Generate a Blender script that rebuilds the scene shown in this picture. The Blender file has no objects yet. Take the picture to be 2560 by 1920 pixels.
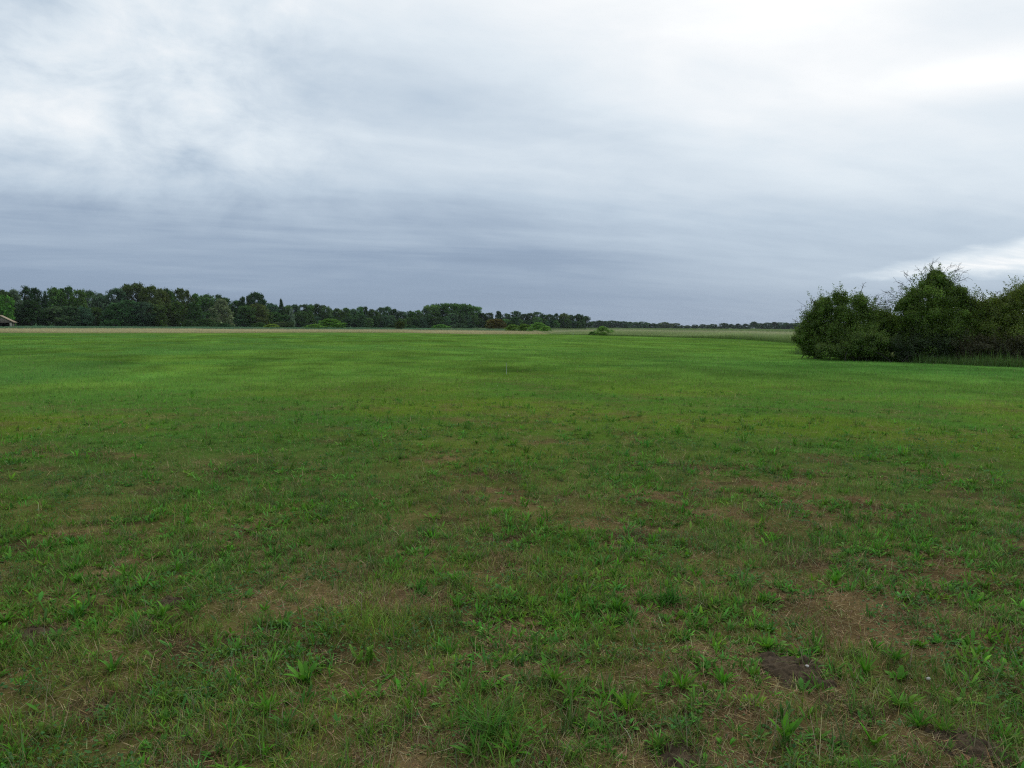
import bpy, math, random
import numpy as np
from mathutils import Matrix, Vector

# ------------------------------------------------------------------ camera, sky, sun, exposure
SC = bpy.context.scene
COL = SC.collection
R = math.radians
FPX = 1850.0                       # focal length in pixels of a 2560 px wide frame
EYE = 1.6
cam_d = bpy.data.cameras.new("camera")
cam_d.sensor_width = 36.0
cam_d.lens = 36.0 * FPX / 2560.0
cam_d.clip_start = 0.05
cam_d.clip_end = 20000.0
cam = bpy.data.objects.new("camera", cam_d)
COL.objects.link(cam)
CAM_M = Matrix.Translation((0, 0, EYE)) @ Matrix.Rotation(R(90 - 4.46), 4, 'X') @ Matrix.Rotation(R(0.40), 4, 'Z')
cam.matrix_world = CAM_M
SC.camera = cam
SC.view_settings.view_transform = 'Standard'
SC.view_settings.look = 'None'
SC.view_settings.exposure = 0.0
SC.view_settings.gamma = 1.0
SC.cycles.max_bounces = 5
SC.cycles.diffuse_bounces = 3
SC.cycles.glossy_bounces = 1
SC.cycles.transmission_bounces = 3
SC.cycles.volume_bounces = 0
SC.cycles.use_denoising = False
SC.cycles.filter_width = 1.2
SC.cycles.sample_clamp_indirect = 4.0

SUN_AZ, SUN_EL = 24.0, 40.0        # degrees right of the view direction, above the horizon


class E:
    """a shader value; arithmetic on it adds Math nodes"""
    tree = None

    def __init__(s, sock): s.s = sock

    @staticmethod
    def m(op, *args, clamp=False):
        n = E.tree.nodes.new('ShaderNodeMath')
        n.operation = op
        n.use_clamp = clamp
        for i, a in enumerate(args):
            if isinstance(a, E):
                E.tree.links.new(a.s, n.inputs[i])
            else:
                n.inputs[i].default_value = float(a)
        return E(n.outputs[0])

    def __add__(s, o): return E.m('ADD', s, o)
    __radd__ = __add__
    def __sub__(s, o): return E.m('SUBTRACT', s, o)
    def __rsub__(s, o): return E.m('SUBTRACT', o, s)
    def __mul__(s, o): return E.m('MULTIPLY', s, o)
    __rmul__ = __mul__
    def __truediv__(s, o): return E.m('DIVIDE', s, o)
    def __rtruediv__(s, o): return E.m('DIVIDE', o, s)


def sstep(x, a, b, lo=0.0, hi=1.0):
    n = E.tree.nodes.new('ShaderNodeMapRange')
    n.interpolation_type = 'SMOOTHSTEP'
    E.tree.links.new(x.s, n.inputs[0])
    for i, v in enumerate((a, b, lo, hi)):
        n.inputs[1 + i].default_value = v
    return E(n.outputs[0])


def curve(x, pts):
    """piecewise smooth function of x through (x, y) points, y in 0..1.3"""
    x0, x1 = pts[0][0], pts[-1][0]
    n = E.tree.nodes.new('ShaderNodeValToRGB')
    n.color_ramp.interpolation = 'CARDINAL'
    el = n.color_ramp.elements
    while len(el) < len(pts):
        el.new(0.5)
    for i, (px, py) in enumerate(pts):
        el[i].position = (px - x0) / (x1 - x0)
        el[i].color = (py, py, py, 1)
    t = (x - x0) / (x1 - x0)
    E.tree.links.new(t.s, n.inputs[0])
    return E(n.outputs[0])


def vec(x, y, z=0.0):
    n = E.tree.nodes.new('ShaderNodeCombineXYZ')
    for i, a in enumerate((x, y, z)):
        if isinstance(a, E):
            E.tree.links.new(a.s, n.inputs[i])
        else:
            n.inputs[i].default_value = a
    return E(n.outputs[0])


def noise(v, scale, detail=4.0, rough=0.55, dist=0.0):
    n = E.tree.nodes.new('ShaderNodeTexNoise')
    E.tree.links.new(v.s, n.inputs['Vector'])
    n.inputs['Scale'].default_value = scale
    n.inputs['Detail'].default_value = detail
    n.inputs['Roughness'].default_value = rough
    n.inputs['Distortion'].default_value = dist
    return E(n.outputs[0])


def gauss(a, e, a0, e0, sa, se):
    u = (a - a0) / sa
    v = (e - e0) / se
    return E.m('EXPONENT', (u * u + v * v) * -1.0)


def build_world():
    w = bpy.data.worlds.new("World")
    SC.world = w
    w.use_nodes = True
    t = w.node_tree
    t.nodes.clear()
    E.tree = t
    tc = t.nodes.new('ShaderNodeTexCoord')
    sep = t.nodes.new('ShaderNodeSeparateXYZ')
    t.links.new(tc.outputs['Generated'], sep.inputs[0])
    x, y, z = (E(sep.outputs[i]) for i in range(3))
    a = E.m('ARCTAN2', x, y) * 57.2958            # bearing, right of the view positive
    e = E.m('ARCSINE', z) * 57.2958               # height above the horizon
    zc = E.m('MAXIMUM', z, 0.0)
    k = 1.0 / (zc + 0.10)
    qx, qy = x * k, y * k                         # the cloud deck seen from below
    # streaks run along a line that goes away to the right
    sx = qx * 0.93 + qy * 0.36
    sy = qy * 0.93 - qx * 0.36
    broad = noise(vec(sx * 0.32, sy * 0.85, 2.3), 1.25, 3.0, 0.5, 0.25)
    streak = noise(vec(sx * 0.42, sy * 1.5, 7.1), 1.9, 5.0, 0.52, 0.35)
    puffs = noise(vec(a * 0.085, e * 0.14, 4.4), 1.9, 7.0, 0.60, 0.25)
    fine = noise(vec(sx * 0.5, sy * 1.3, 12.0), 4.4, 4.0, 0.5, 0.5)
    low = noise(vec(a * 0.02, e * 0.32, 9.0), 1.1, 5.0, 0.55, 0.6)
    # brightness by height: dark slate at the horizon, white above
    b = curve(e, [(-10, .22), (0.0, .22), (1.7, .205), (3.6, .24), (5.1, .28), (6.6, .33), (8.1, .40), (9.6, .495), (11.1, .57), (12.5, .62), (15.4, .66), (18.2, .71),
                  (20.8, .77), (23.0, .81), (40.0, .85), (90.0, .85)])
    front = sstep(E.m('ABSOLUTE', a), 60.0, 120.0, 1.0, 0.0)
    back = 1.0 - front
    b = b - back * 0.28  # unseen sky behind the viewer darkened to dim the near side of the bushes
    right = sstep(a, -8.0, 32.0) * front
    b = b + right * sstep(e, 0.0, 4.0, 0.12, 0.23)
    b = b - right * gauss(a, e, 30.0, 13.0, 16.0, 5.0) * 0.06
    b = b + gauss(a, e, 17.0, 25.0, 12.0, 8.5) * 0.15
    b = b - gauss(a, e, 32.0, 19.8, 6.0, 2.4) * 0.12          # veiled sun
    b = b + gauss(a, e, 31.0, 15.9 , 12.0, 1.3) * 0.20          # pale streak out to the right
    b = b - gauss(a, e, -8.0, 8.6, 10.0, 1.2) * 0.07            # slate belts
    b = b - gauss(a, e, 2.0, 5.2, 15.0, 2.2) * 0.05
    b = b - gauss(a, e, -12.0, 16.4, 9.0, 1.9) * 0.06
    b = b + gauss(a, e, -29.0, 16.0, 7.0, 5.0) * 0.13 + gauss(a, e, -21.0, 18.0, 5.0, 3.5) * 0.08
    b = b - gauss(a, e, -32.0, 20.4, 4.0, 1.5) * 0.22           # grey rags at the upper left
    b = b - gauss(a, e, -34.0, 17.6, 2.2, .7) * 0.14
    b = b - gauss(a, e, -26.0, 13.6, 1.8, 2.2) * 0.12
    b = b + (broad - 0.5) * 0.26 * sstep(e, 2.0, 10.0)
    b = b + (streak - 0.5) * sstep(e, 0.5, 9.0, 0.05, 0.20)
    b = b + (fine - 0.5) * 0.05
    b = b + (low - 0.5) * 0.40 * sstep(e, 11.0, 6.5) * sstep(a, 14.0, -2.0) * sstep(e, 0.3, 2.5)
    b = b + (low - 0.5) * 0.05 * sstep(e, 11.0, 5.5)
    lumps = noise(vec(a * 0.05 + e * 0.03, e * 0.16, 21.0), 1.5, 6.0, 0.58, 0.3)
    b = b + (lumps - 0.5) * sstep(e, 1.0, 9.0, 0.10, 0.30) * sstep(a, -24.0, -10.0, 0.4, 1.0)
    leftm = sstep(a, -6.0, -24.0, 0.12, 1.0) * sstep(e, 4.5, 12.0) * sstep(a, 32.0, 18.0) * front
    b = b + (puffs - 0.48) * 0.95 * leftm
    # the bright rift low on the right, and the cloud under it
    wob = (noise(vec(a * 0.26, e * 0.8, 1.0), 1.1, 6.0, 0.62) - 0.5) * 2.2
    mid = 3.45 + (a - 23.0) * 0.105
    half = 0.08 + E.m('MAXIMUM', a - 23.0, 0.0) * 0.080
    d = E.m('ABSOLUTE', e + wob * 0.55 - mid) / half
    rift = sstep(d, 1.6, 0.3) * sstep(a, 22.5, 32.0) * sstep(a, 70.0, 45.0)
    b = b + rift * 0.52 * sstep(lumps * 0.5 + fine * 0.5, 0.36, 0.54, 0.62, 1.05)
    low_r = sstep(e + wob * 0.6, 2.5, 1.3) * sstep(a, 27.5, 31.0) * sstep(a, 70.0, 45.0)
    b = b + low_r * 0.42
    ramp = t.nodes.new('ShaderNodeValToRGB')
    stops = [(0.00, (.196, .268, .388)), (0.25, (.290, .378, .508)), (0.50, (.52, .62, .73)), (0.75, (.745, .825, .895)),
             (1.00, (.955, .98, 1.0)), (1.30, (1.25, 1.25, 1.25))]
    el = ramp.color_ramp.elements
    while len(el) < len(stops):
        el.new(0.5)
    for i, (p, c) in enumerate(stops):
        el[i].position = p / 1.3
        el[i].color = (*c, 1)
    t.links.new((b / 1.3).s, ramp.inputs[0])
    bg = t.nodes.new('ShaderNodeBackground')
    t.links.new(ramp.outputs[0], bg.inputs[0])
    sky = t.nodes.new('ShaderNodeTexSky')
    sky.sky_type = 'NISHITA'
    sky.sun_disc = False
    sky.sun_elevation = R(SUN_EL)
    sky.sun_rotation = R(SUN_AZ)
    bg2 = t.nodes.new('ShaderNodeBackground')
    bg2.inputs[1].default_value = 0.08
    t.links.new(sky.outputs[0], bg2.inputs[0])
    mix = t.nodes.new('ShaderNodeMixShader')      # cloud deck over the blue sky
    mix.inputs[0].default_value = 0.96
    t.links.new(bg2.outputs[0], mix.inputs[1])
    t.links.new(bg.outputs[0], mix.inputs[2])
    out = t.nodes.new('ShaderNodeOutputWorld')
    t.links.new(mix.outputs[0], out.inputs[0])


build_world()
sun_d = bpy.data.lights.new("sun", 'SUN')
sun_d.energy = 0.9
sun_d.angle = R(25)
sun_d.color = (1.0, 0.96, 0.9)
sun = bpy.data.objects.new("sun", sun_d)
COL.objects.link(sun)
_sd = Vector((math.sin(R(SUN_AZ)) * math.cos(R(SUN_EL)), math.cos(R(SUN_AZ)) * math.cos(R(SUN_EL)), math.sin(R(SUN_EL))))
sun.rotation_euler = _sd.to_track_quat('Z', 'Y').to_euler()
sun.location = (0, 0, 60)

# ------------------------------------------------------------------ helpers
rng = np.random.default_rng(7)
random.seed(7)
CAM_R = np.array(CAM_M.to_3x3())


def ray(px, py):
    v = CAM_R @ np.array([(px - 1280.0) / FPX, (960.0 - py) / FPX, -1.0])
    return v


def ground_pt(px, py):
    v = ray(px, py)
    k = -EYE / v[2]
    return v[0] * k, v[1] * k


def at(px, py, D):
    """the point seen at (px, py) of the 2560 px frame, D metres ahead"""
    v = ray(px, py)
    k = D / v[1]
    return np.array([v[0] * k, D, EYE + v[2] * k])


def col_x(px, D):
    """sideways position of column px near the horizon, D metres ahead"""
    return at(px, 815 + (px - 1280) * 0.007, D)[0]


def hor(px):
    return 815.7 + (px - 1280) * 0.007


def hash2(ix, iy, seed):
    h = (ix.astype(np.int64) * 374761393 + iy.astype(np.int64) * 668265263 + seed * 974634777) & 0x7fffffff
    h = ((h ^ (h >> 13)) * 1274126177) & 0x7fffffff
    h = h ^ (h >> 16)
    return (h & 0xffff) / 65535.0


def vnoise(x, y, seed=0):
    x0, y0 = np.floor(x), np.floor(y)
    fx, fy = x - x0, y - y0
    fx, fy = fx * fx * (3 - 2 * fx), fy * fy * (3 - 2 * fy)
    x0, y0 = x0.astype(np.int64), y0.astype(np.int64)
    a, b = hash2(x0, y0, seed), hash2(x0 + 1, y0, seed)
    c, d = hash2(x0, y0 + 1, seed), hash2(x0 + 1, y0 + 1, seed)
    return (a * (1 - fx) + b * fx) * (1 - fy) + (c * (1 - fx) + d * fx) * fy


def fbm(x, y, seed=0, octs=4):
    s, amp, tot = 0.0, 1.0, 0.0
    for i in range(octs):
        s = s + amp * vnoise(x * 2 ** i + 17.3 * i, y * 2 ** i - 9.1 * i, seed + i)
        tot += amp
        amp *= 0.55
    return s / tot


def ss(x, a, b):
    t = np.clip((x - a) / (b - a), 0, 1)
    return t * t * (3 - 2 * t)


def lerp(a, b, t):
    return a + (b - a) * t


def mesh_quads(name, verts, quads, colors=None, smooth=False):
    me = bpy.data.meshes.new(name)
    nv, nf = len(verts), len(quads)
    me.vertices.add(nv)
    me.vertices.foreach_set('co', np.asarray(verts, np.float32).ravel())
    me.loops.add(nf * 4)
    me.loops.foreach_set('vertex_index', np.asarray(quads, np.int32).ravel())
    me.polygons.add(nf)
    me.polygons.foreach_set('loop_start', np.arange(0, nf * 4, 4, dtype=np.int32))
    if smooth:
        me.polygons.foreach_set('use_smooth', np.ones(nf, bool))
    if colors is not None:
        at_ = me.attributes.new('Col', 'FLOAT_COLOR', 'POINT')
        c = np.ones((nv, 4), np.float32)
        c[:, :3] = colors
        at_.data.foreach_set('color', c.ravel())
    me.update(calc_edges=True)
    me.validate()
    return me


def obj(name, me, mat, parent=None):
    o = bpy.data.objects.new(name, me)
    COL.objects.link(o)
    if mat is not None and not me.materials:
        me.materials.append(mat)
    if parent is not None:
        o.parent = parent
    return o


def tag(o, label, cat=None, group=None, kind=None):
    o['label'] = label
    if cat: o['category'] = cat
    if group: o['group'] = group
    if kind: o['kind'] = kind
    return o


def empty(name, loc):
    o = bpy.data.objects.new(name, None)
    o.empty_display_size = 0.2
    o.location = loc
    COL.objects.link(o)
    return o


def new_mat(name):
    m = bpy.data.materials.new(name)
    m.use_nodes = True
    m.node_tree.nodes.clear()
    E.tree = m.node_tree
    return m, m.node_tree


def leaf_mat(name, translucent=0.3, gloss=0.04, obj_tint=False, rough=0.45):
    """thin leaves: diffuse, light through them, a little sheen; colour from the mesh (times the object's own colour)"""
    m, t = new_mat(name)
    at_ = t.nodes.new('ShaderNodeAttribute')
    at_.attribute_name = 'Col'
    c = at_.outputs['Color']
    if obj_tint:
        oi = t.nodes.new('ShaderNodeObjectInfo')
        mx = t.nodes.new('ShaderNodeMix')
        mx.data_type = 'RGBA'
        mx.blend_type = 'MULTIPLY'
        mx.inputs[0].default_value = 1.0
        t.links.new(c, mx.inputs[6])
        t.links.new(oi.outputs['Color'], mx.inputs[7])
        c = mx.outputs[2]
    d = t.nodes.new('ShaderNodeBsdfDiffuse')
    tr = t.nodes.new('ShaderNodeBsdfTranslucent')
    g = t.nodes.new('ShaderNodeBsdfGlossy')
    g.inputs['Roughness'].default_value = rough
    t.links.new(c, d.inputs['Color'])
    t.links.new(c, tr.inputs['Color'])
    m1 = t.nodes.new('ShaderNodeMixShader')
    m1.inputs[0].default_value = translucent
    t.links.new(d.outputs[0], m1.inputs[1])
    t.links.new(tr.outputs[0], m1.inputs[2])
    m2 = t.nodes.new('ShaderNodeMixShader')
    m2.inputs[0].default_value = gloss
    t.links.new(m1.outputs[0], m2.inputs[1])
    t.links.new(g.outputs[0], m2.inputs[2])
    o = t.nodes.new('ShaderNodeOutputMaterial')
    t.links.new(m2.outputs[0], o.inputs[0])
    return m


def plain_mat(name, color, rough=0.85, nscale=6.0, var=0.35, bump=0.0, stretch=(1, 1, 1)):
    m, t = new_mat(name)
    tc = t.nodes.new('ShaderNodeTexCoord')
    mp = t.nodes.new('ShaderNodeMapping')
    mp.inputs['Scale'].default_value = stretch
    t.links.new(tc.outputs['Object'], mp.inputs[0])
    n = noise(E(mp.outputs[0]), nscale, 5.0, 0.6)
    p = t.nodes.new('ShaderNodeBsdfPrincipled')
    p.inputs['Roughness'].default_value = rough
    p.inputs['Specular IOR Level'].default_value = 0.25
    rp = t.nodes.new('ShaderNodeValToRGB')
    rp.color_ramp.elements[0].position = 0.3
    rp.color_ramp.elements[1].position = 0.7
    rp.color_ramp.elements[0].color = (*[c * (1 - var) for c in color], 1)
    rp.color_ramp.elements[1].color = (*[c * (1 + var) for c in color], 1)
    t.links.new(n.s, rp.inputs[0])
    t.links.new(rp.outputs[0], p.inputs['Base Color'])
    if bump:
        b = t.nodes.new('ShaderNodeBump')
        b.inputs['Strength'].default_value = bump
        b.inputs['Distance'].default_value = 0.02
        t.links.new(n.s, b.inputs['Height'])
        t.links.new(b.outputs[0], p.inputs['Normal'])
    o = t.nodes.new('ShaderNodeOutputMaterial')
    t.links.new(p.outputs[0], o.inputs[0])
    return m


# ------------------------------------------------------------------ the lie of the land
# edge of the mown field: bearing -> distance
EDGE_PX = [(-500, 831), (0, 832.5), (430, 833), (800, 832), (1000, 831.5), (1060, 834), (1200, 836), (1380, 836.5), (1450, 837.5),
           (1630, 842), (1840, 848), (1930, 853), (1985, 858), (2040, 866), (2110, 876)]
_e = np.array([ground_pt(*p) for p in EDGE_PX])
EDGE_A = np.degrees(np.arctan2(_e[:, 0], _e[:, 1]))
EDGE_R = np.hypot(_e[:, 0], _e[:, 1])
EDGE_A = np.concatenate([EDGE_A, [EDGE_A[-1] + 3, 40, 60]])
EDGE_R = np.concatenate([EDGE_R, [48, 47, 50]])


def edge_r(a):
    return np.interp(a, EDGE_A, EDGE_R)


MOUNDS = []                        # (x, y, radius, height): low heaps of loose soil


def land(x, y):
    """height of the ground"""
    r = np.hypot(x, y)
    h = (fbm(x / 23.0, y / 19.0, 31, 3) - 0.5) * 0.17 * ss(r, 14, 45) * (1 - ss(r, 250, 500))
    h = h + (fbm(x / 5.0, y / 3.5, 41, 3) - 0.5) * 0.10 * ss(r, 4, 14) * (1 - ss(r, 80, 140))
    near = 1 - ss(r, 9, 22)
    h = h + ((fbm(x / 0.55, y / 0.55, 51, 3) - 0.5) * 0.06 + (fbm(x / 0.13, y / 0.13, 61, 3) - 0.5) * 0.03) * near
    for mx, my, mr, mh in MOUNDS:
        h = h - 0.012 * np.exp(-((x - mx) ** 2 + (y - my) ** 2) / (mr * mr))
    return h


GREEN_FAR = np.array([0.120, 0.226, 0.034])
GREEN_MID = np.array([0.150, 0.250, 0.028])
GREEN_COOL = np.array([0.078, 0.215, 0.036])
BROWN = np.array([0.142, 0.098, 0.044])
SOIL = np.array([0.070, 0.048, 0.026])


def field(x, y):
    """(how brown and bare 0..1, colour of the living grass) of the mown field"""
    r = np.hypot(x, y)
    a = np.degrees(np.arctan2(x, y))
    n1 = fbm(x / 2.6, y / 2.2, 3, 4)
    n2 = fbm(x / 0.42, y / 0.42, 13, 4)
    n3 = fbm(x / 9.0, y / 13.0, 23, 4)
    base = np.interp(r, [2, 4, 5.5, 8, 11, 14, 18, 23, 30, 45, 80], [.52, .52, .45, .33, .26, .30, .27, .18, .10, .06, .02])
    left = ss(a, -2, -16)
    rt = ss(a, 4, 20)
    base = base + left * (-.16 * np.exp(-((r - 8) / 2.6) ** 2) + .12 * np.exp(-((r - 14) / 2.0) ** 2) - .34 * ss(r, 16.5, 20))
    base = base + rt * (.08 * np.exp(-((r - 5.0) / 2.0) ** 2) - .16 * ss(r, 17, 22))
    b = np.clip(base + (n1 - .5) * lerp(.62, .5, ss(r, 7, 14)) + (n2 - .5) * lerp(1.9, 1.1, ss(r, 7, 12)) * (1 - ss(r, 20, 45)) + (n3 - .5) * .4 * ss(r, 8, 15), 0, 1)
    far = ss(r, 14, 34)
    g = lerp(GREEN_MID, GREEN_FAR, np.clip(far + left * ss(r, 15, 19) * .8, 0, 1)[..., None])
    cool = np.clip((fbm(x / 4.0, y / 3.0, 77, 3) - .5) * 4 + .25 + left * (.25 + .7 * np.exp(-((r - 8.5) / 4.0) ** 2)), 0, 1) * (1 - .5 * ss(r, 12, 25))
    g = lerp(g, GREEN_COOL, (cool * .75)[..., None])
    # near the bushes the grass is lusher
    nb = np.exp(-((x - 19) ** 2 + (y - 30) ** 2) / 150.0)
    g = lerp(g, np.array([0.065, 0.185, 0.035]), (nb * .7)[..., None])
    n4 = fbm((x + .35 * y) / 3.2 + 3.0, y / 6.0, 29, 4)
    g = g * np.clip(1.0 + (n3 - .5) * .55 + (n4 - .5) * .8 * ss(r, 12, 28), .55, 1.5)[..., None]
    cl_ = fbm(x / 1.2 + 7, y / 1.5, 47, 3)
    g = g * (1 - ss(cl_, .56, .68) * 18e-2 * ss(r, 12, 24) + ss(.44 - cl_, 0, .12) * .16 * ss(r, 12, 24))[..., None]
    g = g * (1 + np.sin((x + .22 * y) * 1.9 + (n3 - .5) * 9) * .07 * left * ss(r, 16, 26))[..., None]      # faint mowing lanes
    g = lerp(g, np.array([.085, .205, .045]), (np.clip((fbm(x / 9.0, y / 17.0, 37, 4) - .47) * 4, 0, .55) * ss(r, 15, 25) * (.35 + .65 * left))[..., None])
    return b, g


def make_ground():
    # one sheet, fine ahead of the viewer, out to the horizon
    ang = np.concatenate([np.arange(-52, 52.01, 0.34), np.arange(55, 306, 5.0)])
    rad = np.concatenate([[0.25, 0.6, 1.0, 1.4, 1.7], 1.9 * 1.0062 ** np.arange(0, 1325)])
    rad = rad[rad < 7000]
    rad = np.concatenate([rad, [7000]])
    A, Rr = np.meshgrid(np.radians(ang), rad)
    x, y = Rr * np.sin(A), Rr * np.cos(A)
    z = land(x, y)
    na, nr = len(ang), len(rad)
    verts = np.stack([x, y, z], -1).reshape(-1, 3)
    i = np.arange(nr - 1)[:, None] * na
    j = np.arange(na)[None, :]
    j2 = (j + 1) % na
    quads = np.stack([i + j, i + na + j, i + na + j2, i + j2], -1).reshape(-1, 4)[:, ::-1]
    # the hole at the viewer's feet is closed by a last small ring of quads collapsing to the centre
    c = len(verts)
    verts = np.vstack([verts, [[0, 0, float(land(np.zeros(1), np.zeros(1))[0])]]])
    ring = [(k, (k + 1) % na, (k + 2) % na, c) for k in range(0, na - 1, 2)]
    if na % 2:
        ring.append((na - 1, 0, c, c))
    xx, yy = verts[:, 0], verts[:, 1]
    r = np.hypot(xx, yy)
    a = np.degrees(np.arctan2(xx, yy))
    b, g = field(xx, yy)
    colr = lerp(g * lerp(.6, .95, ss(r, 8, 26))[:, None], BROWN * (0.35 + 1.3 * fbm(xx / .2, yy / .2, 5, 3))[:, None], np.maximum(ss(b, .20, .78) * lerp(1.0, .55, ss(r, 7, 14)), .72 * (1 - ss(r, 5, 13)))[:, None])
    colr = lerp(colr, SOIL, ss(fbm(xx / .5 + 40, yy / .5, 91, 3), .58, .70)[:, None] * (1 - ss(r, 6, 14))[:, None] * .8)
    er = edge_r(a)
    out = ss(r, er + 0.2, er + 1.2)
    tan = lerp(np.array([.33, .28, .14]), np.array([.17, .21, .075]), ss(a, -3, 6)[:, None])
    crop = np.array([.065, .135, .055])
    dist_f = np.where(a < 0, ss(r, 195, 215), ss(r, 170, 260))[:, None]
    tan = lerp(tan, lerp(crop, np.array([.10, .15, .05]), ss(a, -4, 5)[:, None]), dist_f)
    colr = lerp(colr, tan, out[:, None])
    for mx, my, mr, mh in MOUNDS:
        d = np.hypot(xx - mx, yy - my) / mr
        colr = lerp(colr, SOIL, (ss(d, 1.5, .8) * .9)[:, None])
    q = quads
    good = ring[:-1] if na % 2 else ring
    q = np.vstack([q, np.array(good, np.int64)])
    me = mesh_quads('ground', verts, q, colr, smooth=True)
    m, t = new_mat('ground')
    at_ = t.nodes.new('ShaderNodeAttribute')
    at_.attribute_name = 'Col'
    tc = t.nodes.new('ShaderNodeTexCoord')
    P = E(tc.outputs['Object'])
    n1 = noise(P, 55.0, 5.0, 0.65)
    n2 = noise(P, 6.0, 4.0, 0.6)
    n3 = noise(P, 0.7, 4.0, 0.6)
    f = 0.25 + n1 * 0.75 + n2 * 0.45 + n3 * 0.45 - 0.10
    hs = t.nodes.new('ShaderNodeMix')
    hs.data_type = 'RGBA'
    hs.blend_type = 'MULTIPLY'
    hs.inputs[0].default_value = 1.0
    cc = t.nodes.new('ShaderNodeCombineColor')
    for k in range(3):
        t.links.new(f.s, cc.inputs[k])
    t.links.new(at_.outputs['Color'], hs.inputs[6])
    t.links.new(cc.outputs[0], hs.inputs[7])
    p = t.nodes.new('ShaderNodeBsdfDiffuse')
    t.links.new(hs.outputs[2], p.inputs['Color'])
    bp = t.nodes.new('ShaderNodeBump')
    bp.inputs['Strength'].default_value = 0.7
    bp.inputs['Distance'].default_value = 0.02
    t.links.new(n1.s, bp.inputs['Height'])
    t.links.new(bp.outputs[0], p.inputs['Normal'])
    o = t.nodes.new('ShaderNodeOutputMaterial')
    t.links.new(p.outputs[0], o.inputs[0])
    tag(obj('ground', me, m), 'flat mown field and the meadows and fields beyond it', 'ground', kind='structure')


# ------------------------------------------------------------------ blades and leaves
def blades(base, yaw, L, W, th0, bend, c0, c1=None, K=3, shape='blade'):
    """curved strips; returns verts, quads, colours"""
    N = len(base)
    t = np.linspace(0, 1, K + 1)
    th = th0[:, None] + bend[:, None] * t[None, :]
    dl = (L / K)[:, None]
    mid = 0.5 * (th[:, 1:] + th[:, :-1])
    hx = np.concatenate([np.zeros((N, 1)), np.cumsum(np.sin(mid) * dl, 1)], 1)
    hz = np.concatenate([np.zeros((N, 1)), np.cumsum(np.cos(mid) * dl, 1)], 1)
    if shape == 'blade':
        prof = np.clip(1.0 - t ** 1.8, 0.10, 1) * 0.5
    elif shape == 'leaf':
        prof = (0.16 + np.sin(np.pi * np.clip(t * .92 + .02, 0, 1) ** 1.15) * 0.9) * 0.5
        prof[-1] = 0.04
    else:  # seed-headed stem
        prof = np.interp(t, [0, .65, .8, .95, 1], [.35, .3, .9, .7, .1]) * .5
    cx, cy = np.sin(yaw), np.cos(yaw)
    px, py = np.cos(yaw), -np.sin(yaw)
    P = np.empty((N, K + 1, 2, 3), np.float32)
    for s, sg in ((0, -1), (1, 1)):
        off = sg * W[:, None] * prof[None, :]
        P[:, :, s, 0] = base[:, 0:1] + cx[:, None] * hx + px[:, None] * off
        P[:, :, s, 1] = base[:, 1:2] + cy[:, None] * hx + py[:, None] * off
        P[:, :, s, 2] = base[:, 2:3] + hz
    idx = (np.arange(N) * (K + 1) * 2)[:, None, None]
    k = (np.arange(K) * 2)[None, :, None]
    q = idx + k + np.array([0, 1, 3, 2])[None, None, :]
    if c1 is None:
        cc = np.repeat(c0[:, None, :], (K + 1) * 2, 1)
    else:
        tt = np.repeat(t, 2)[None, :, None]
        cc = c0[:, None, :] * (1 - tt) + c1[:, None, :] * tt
    return P.reshape(-1, 3), q.reshape(-1, 4), cc.reshape(-1, 3)


def join(parts):
    V, Q, C = [], [], []
    n = 0
    for v, q, c in parts:
        V.append(v)
        Q.append(q + n)
        C.append(c)
        n += len(v)
    return np.concatenate(V), np.concatenate(Q), np.concatenate(C)


def wedge(n, r0, r1, a=46.0):
    """points thick near the viewer, thinning as 1/r2"""
    rr = np.exp(rng.uniform(math.log(r0), math.log(r1), n))
    aa = np.radians(rng.uniform(-a, a, n))
    return rr * np.sin(aa), rr * np.cos(aa), rr


def with_z(x, y, dz=0.0):
    return np.stack([x, y, land(x, y) + dz], -1)


def hsv_jit(c, s):
    n = len(c)
    k = np.exp(rng.normal(0, s, (n, 1)))
    w = np.exp(rng.normal(0, s * .45, (n, 3)))
    return c * k * w


def near_mound(x, y, f=1.0):
    m = np.zeros(len(x), bool)
    for mx, my, mr, mh in MOUNDS:
        m |= np.hypot(x - mx, y - my) < mr * f
    return m


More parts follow.
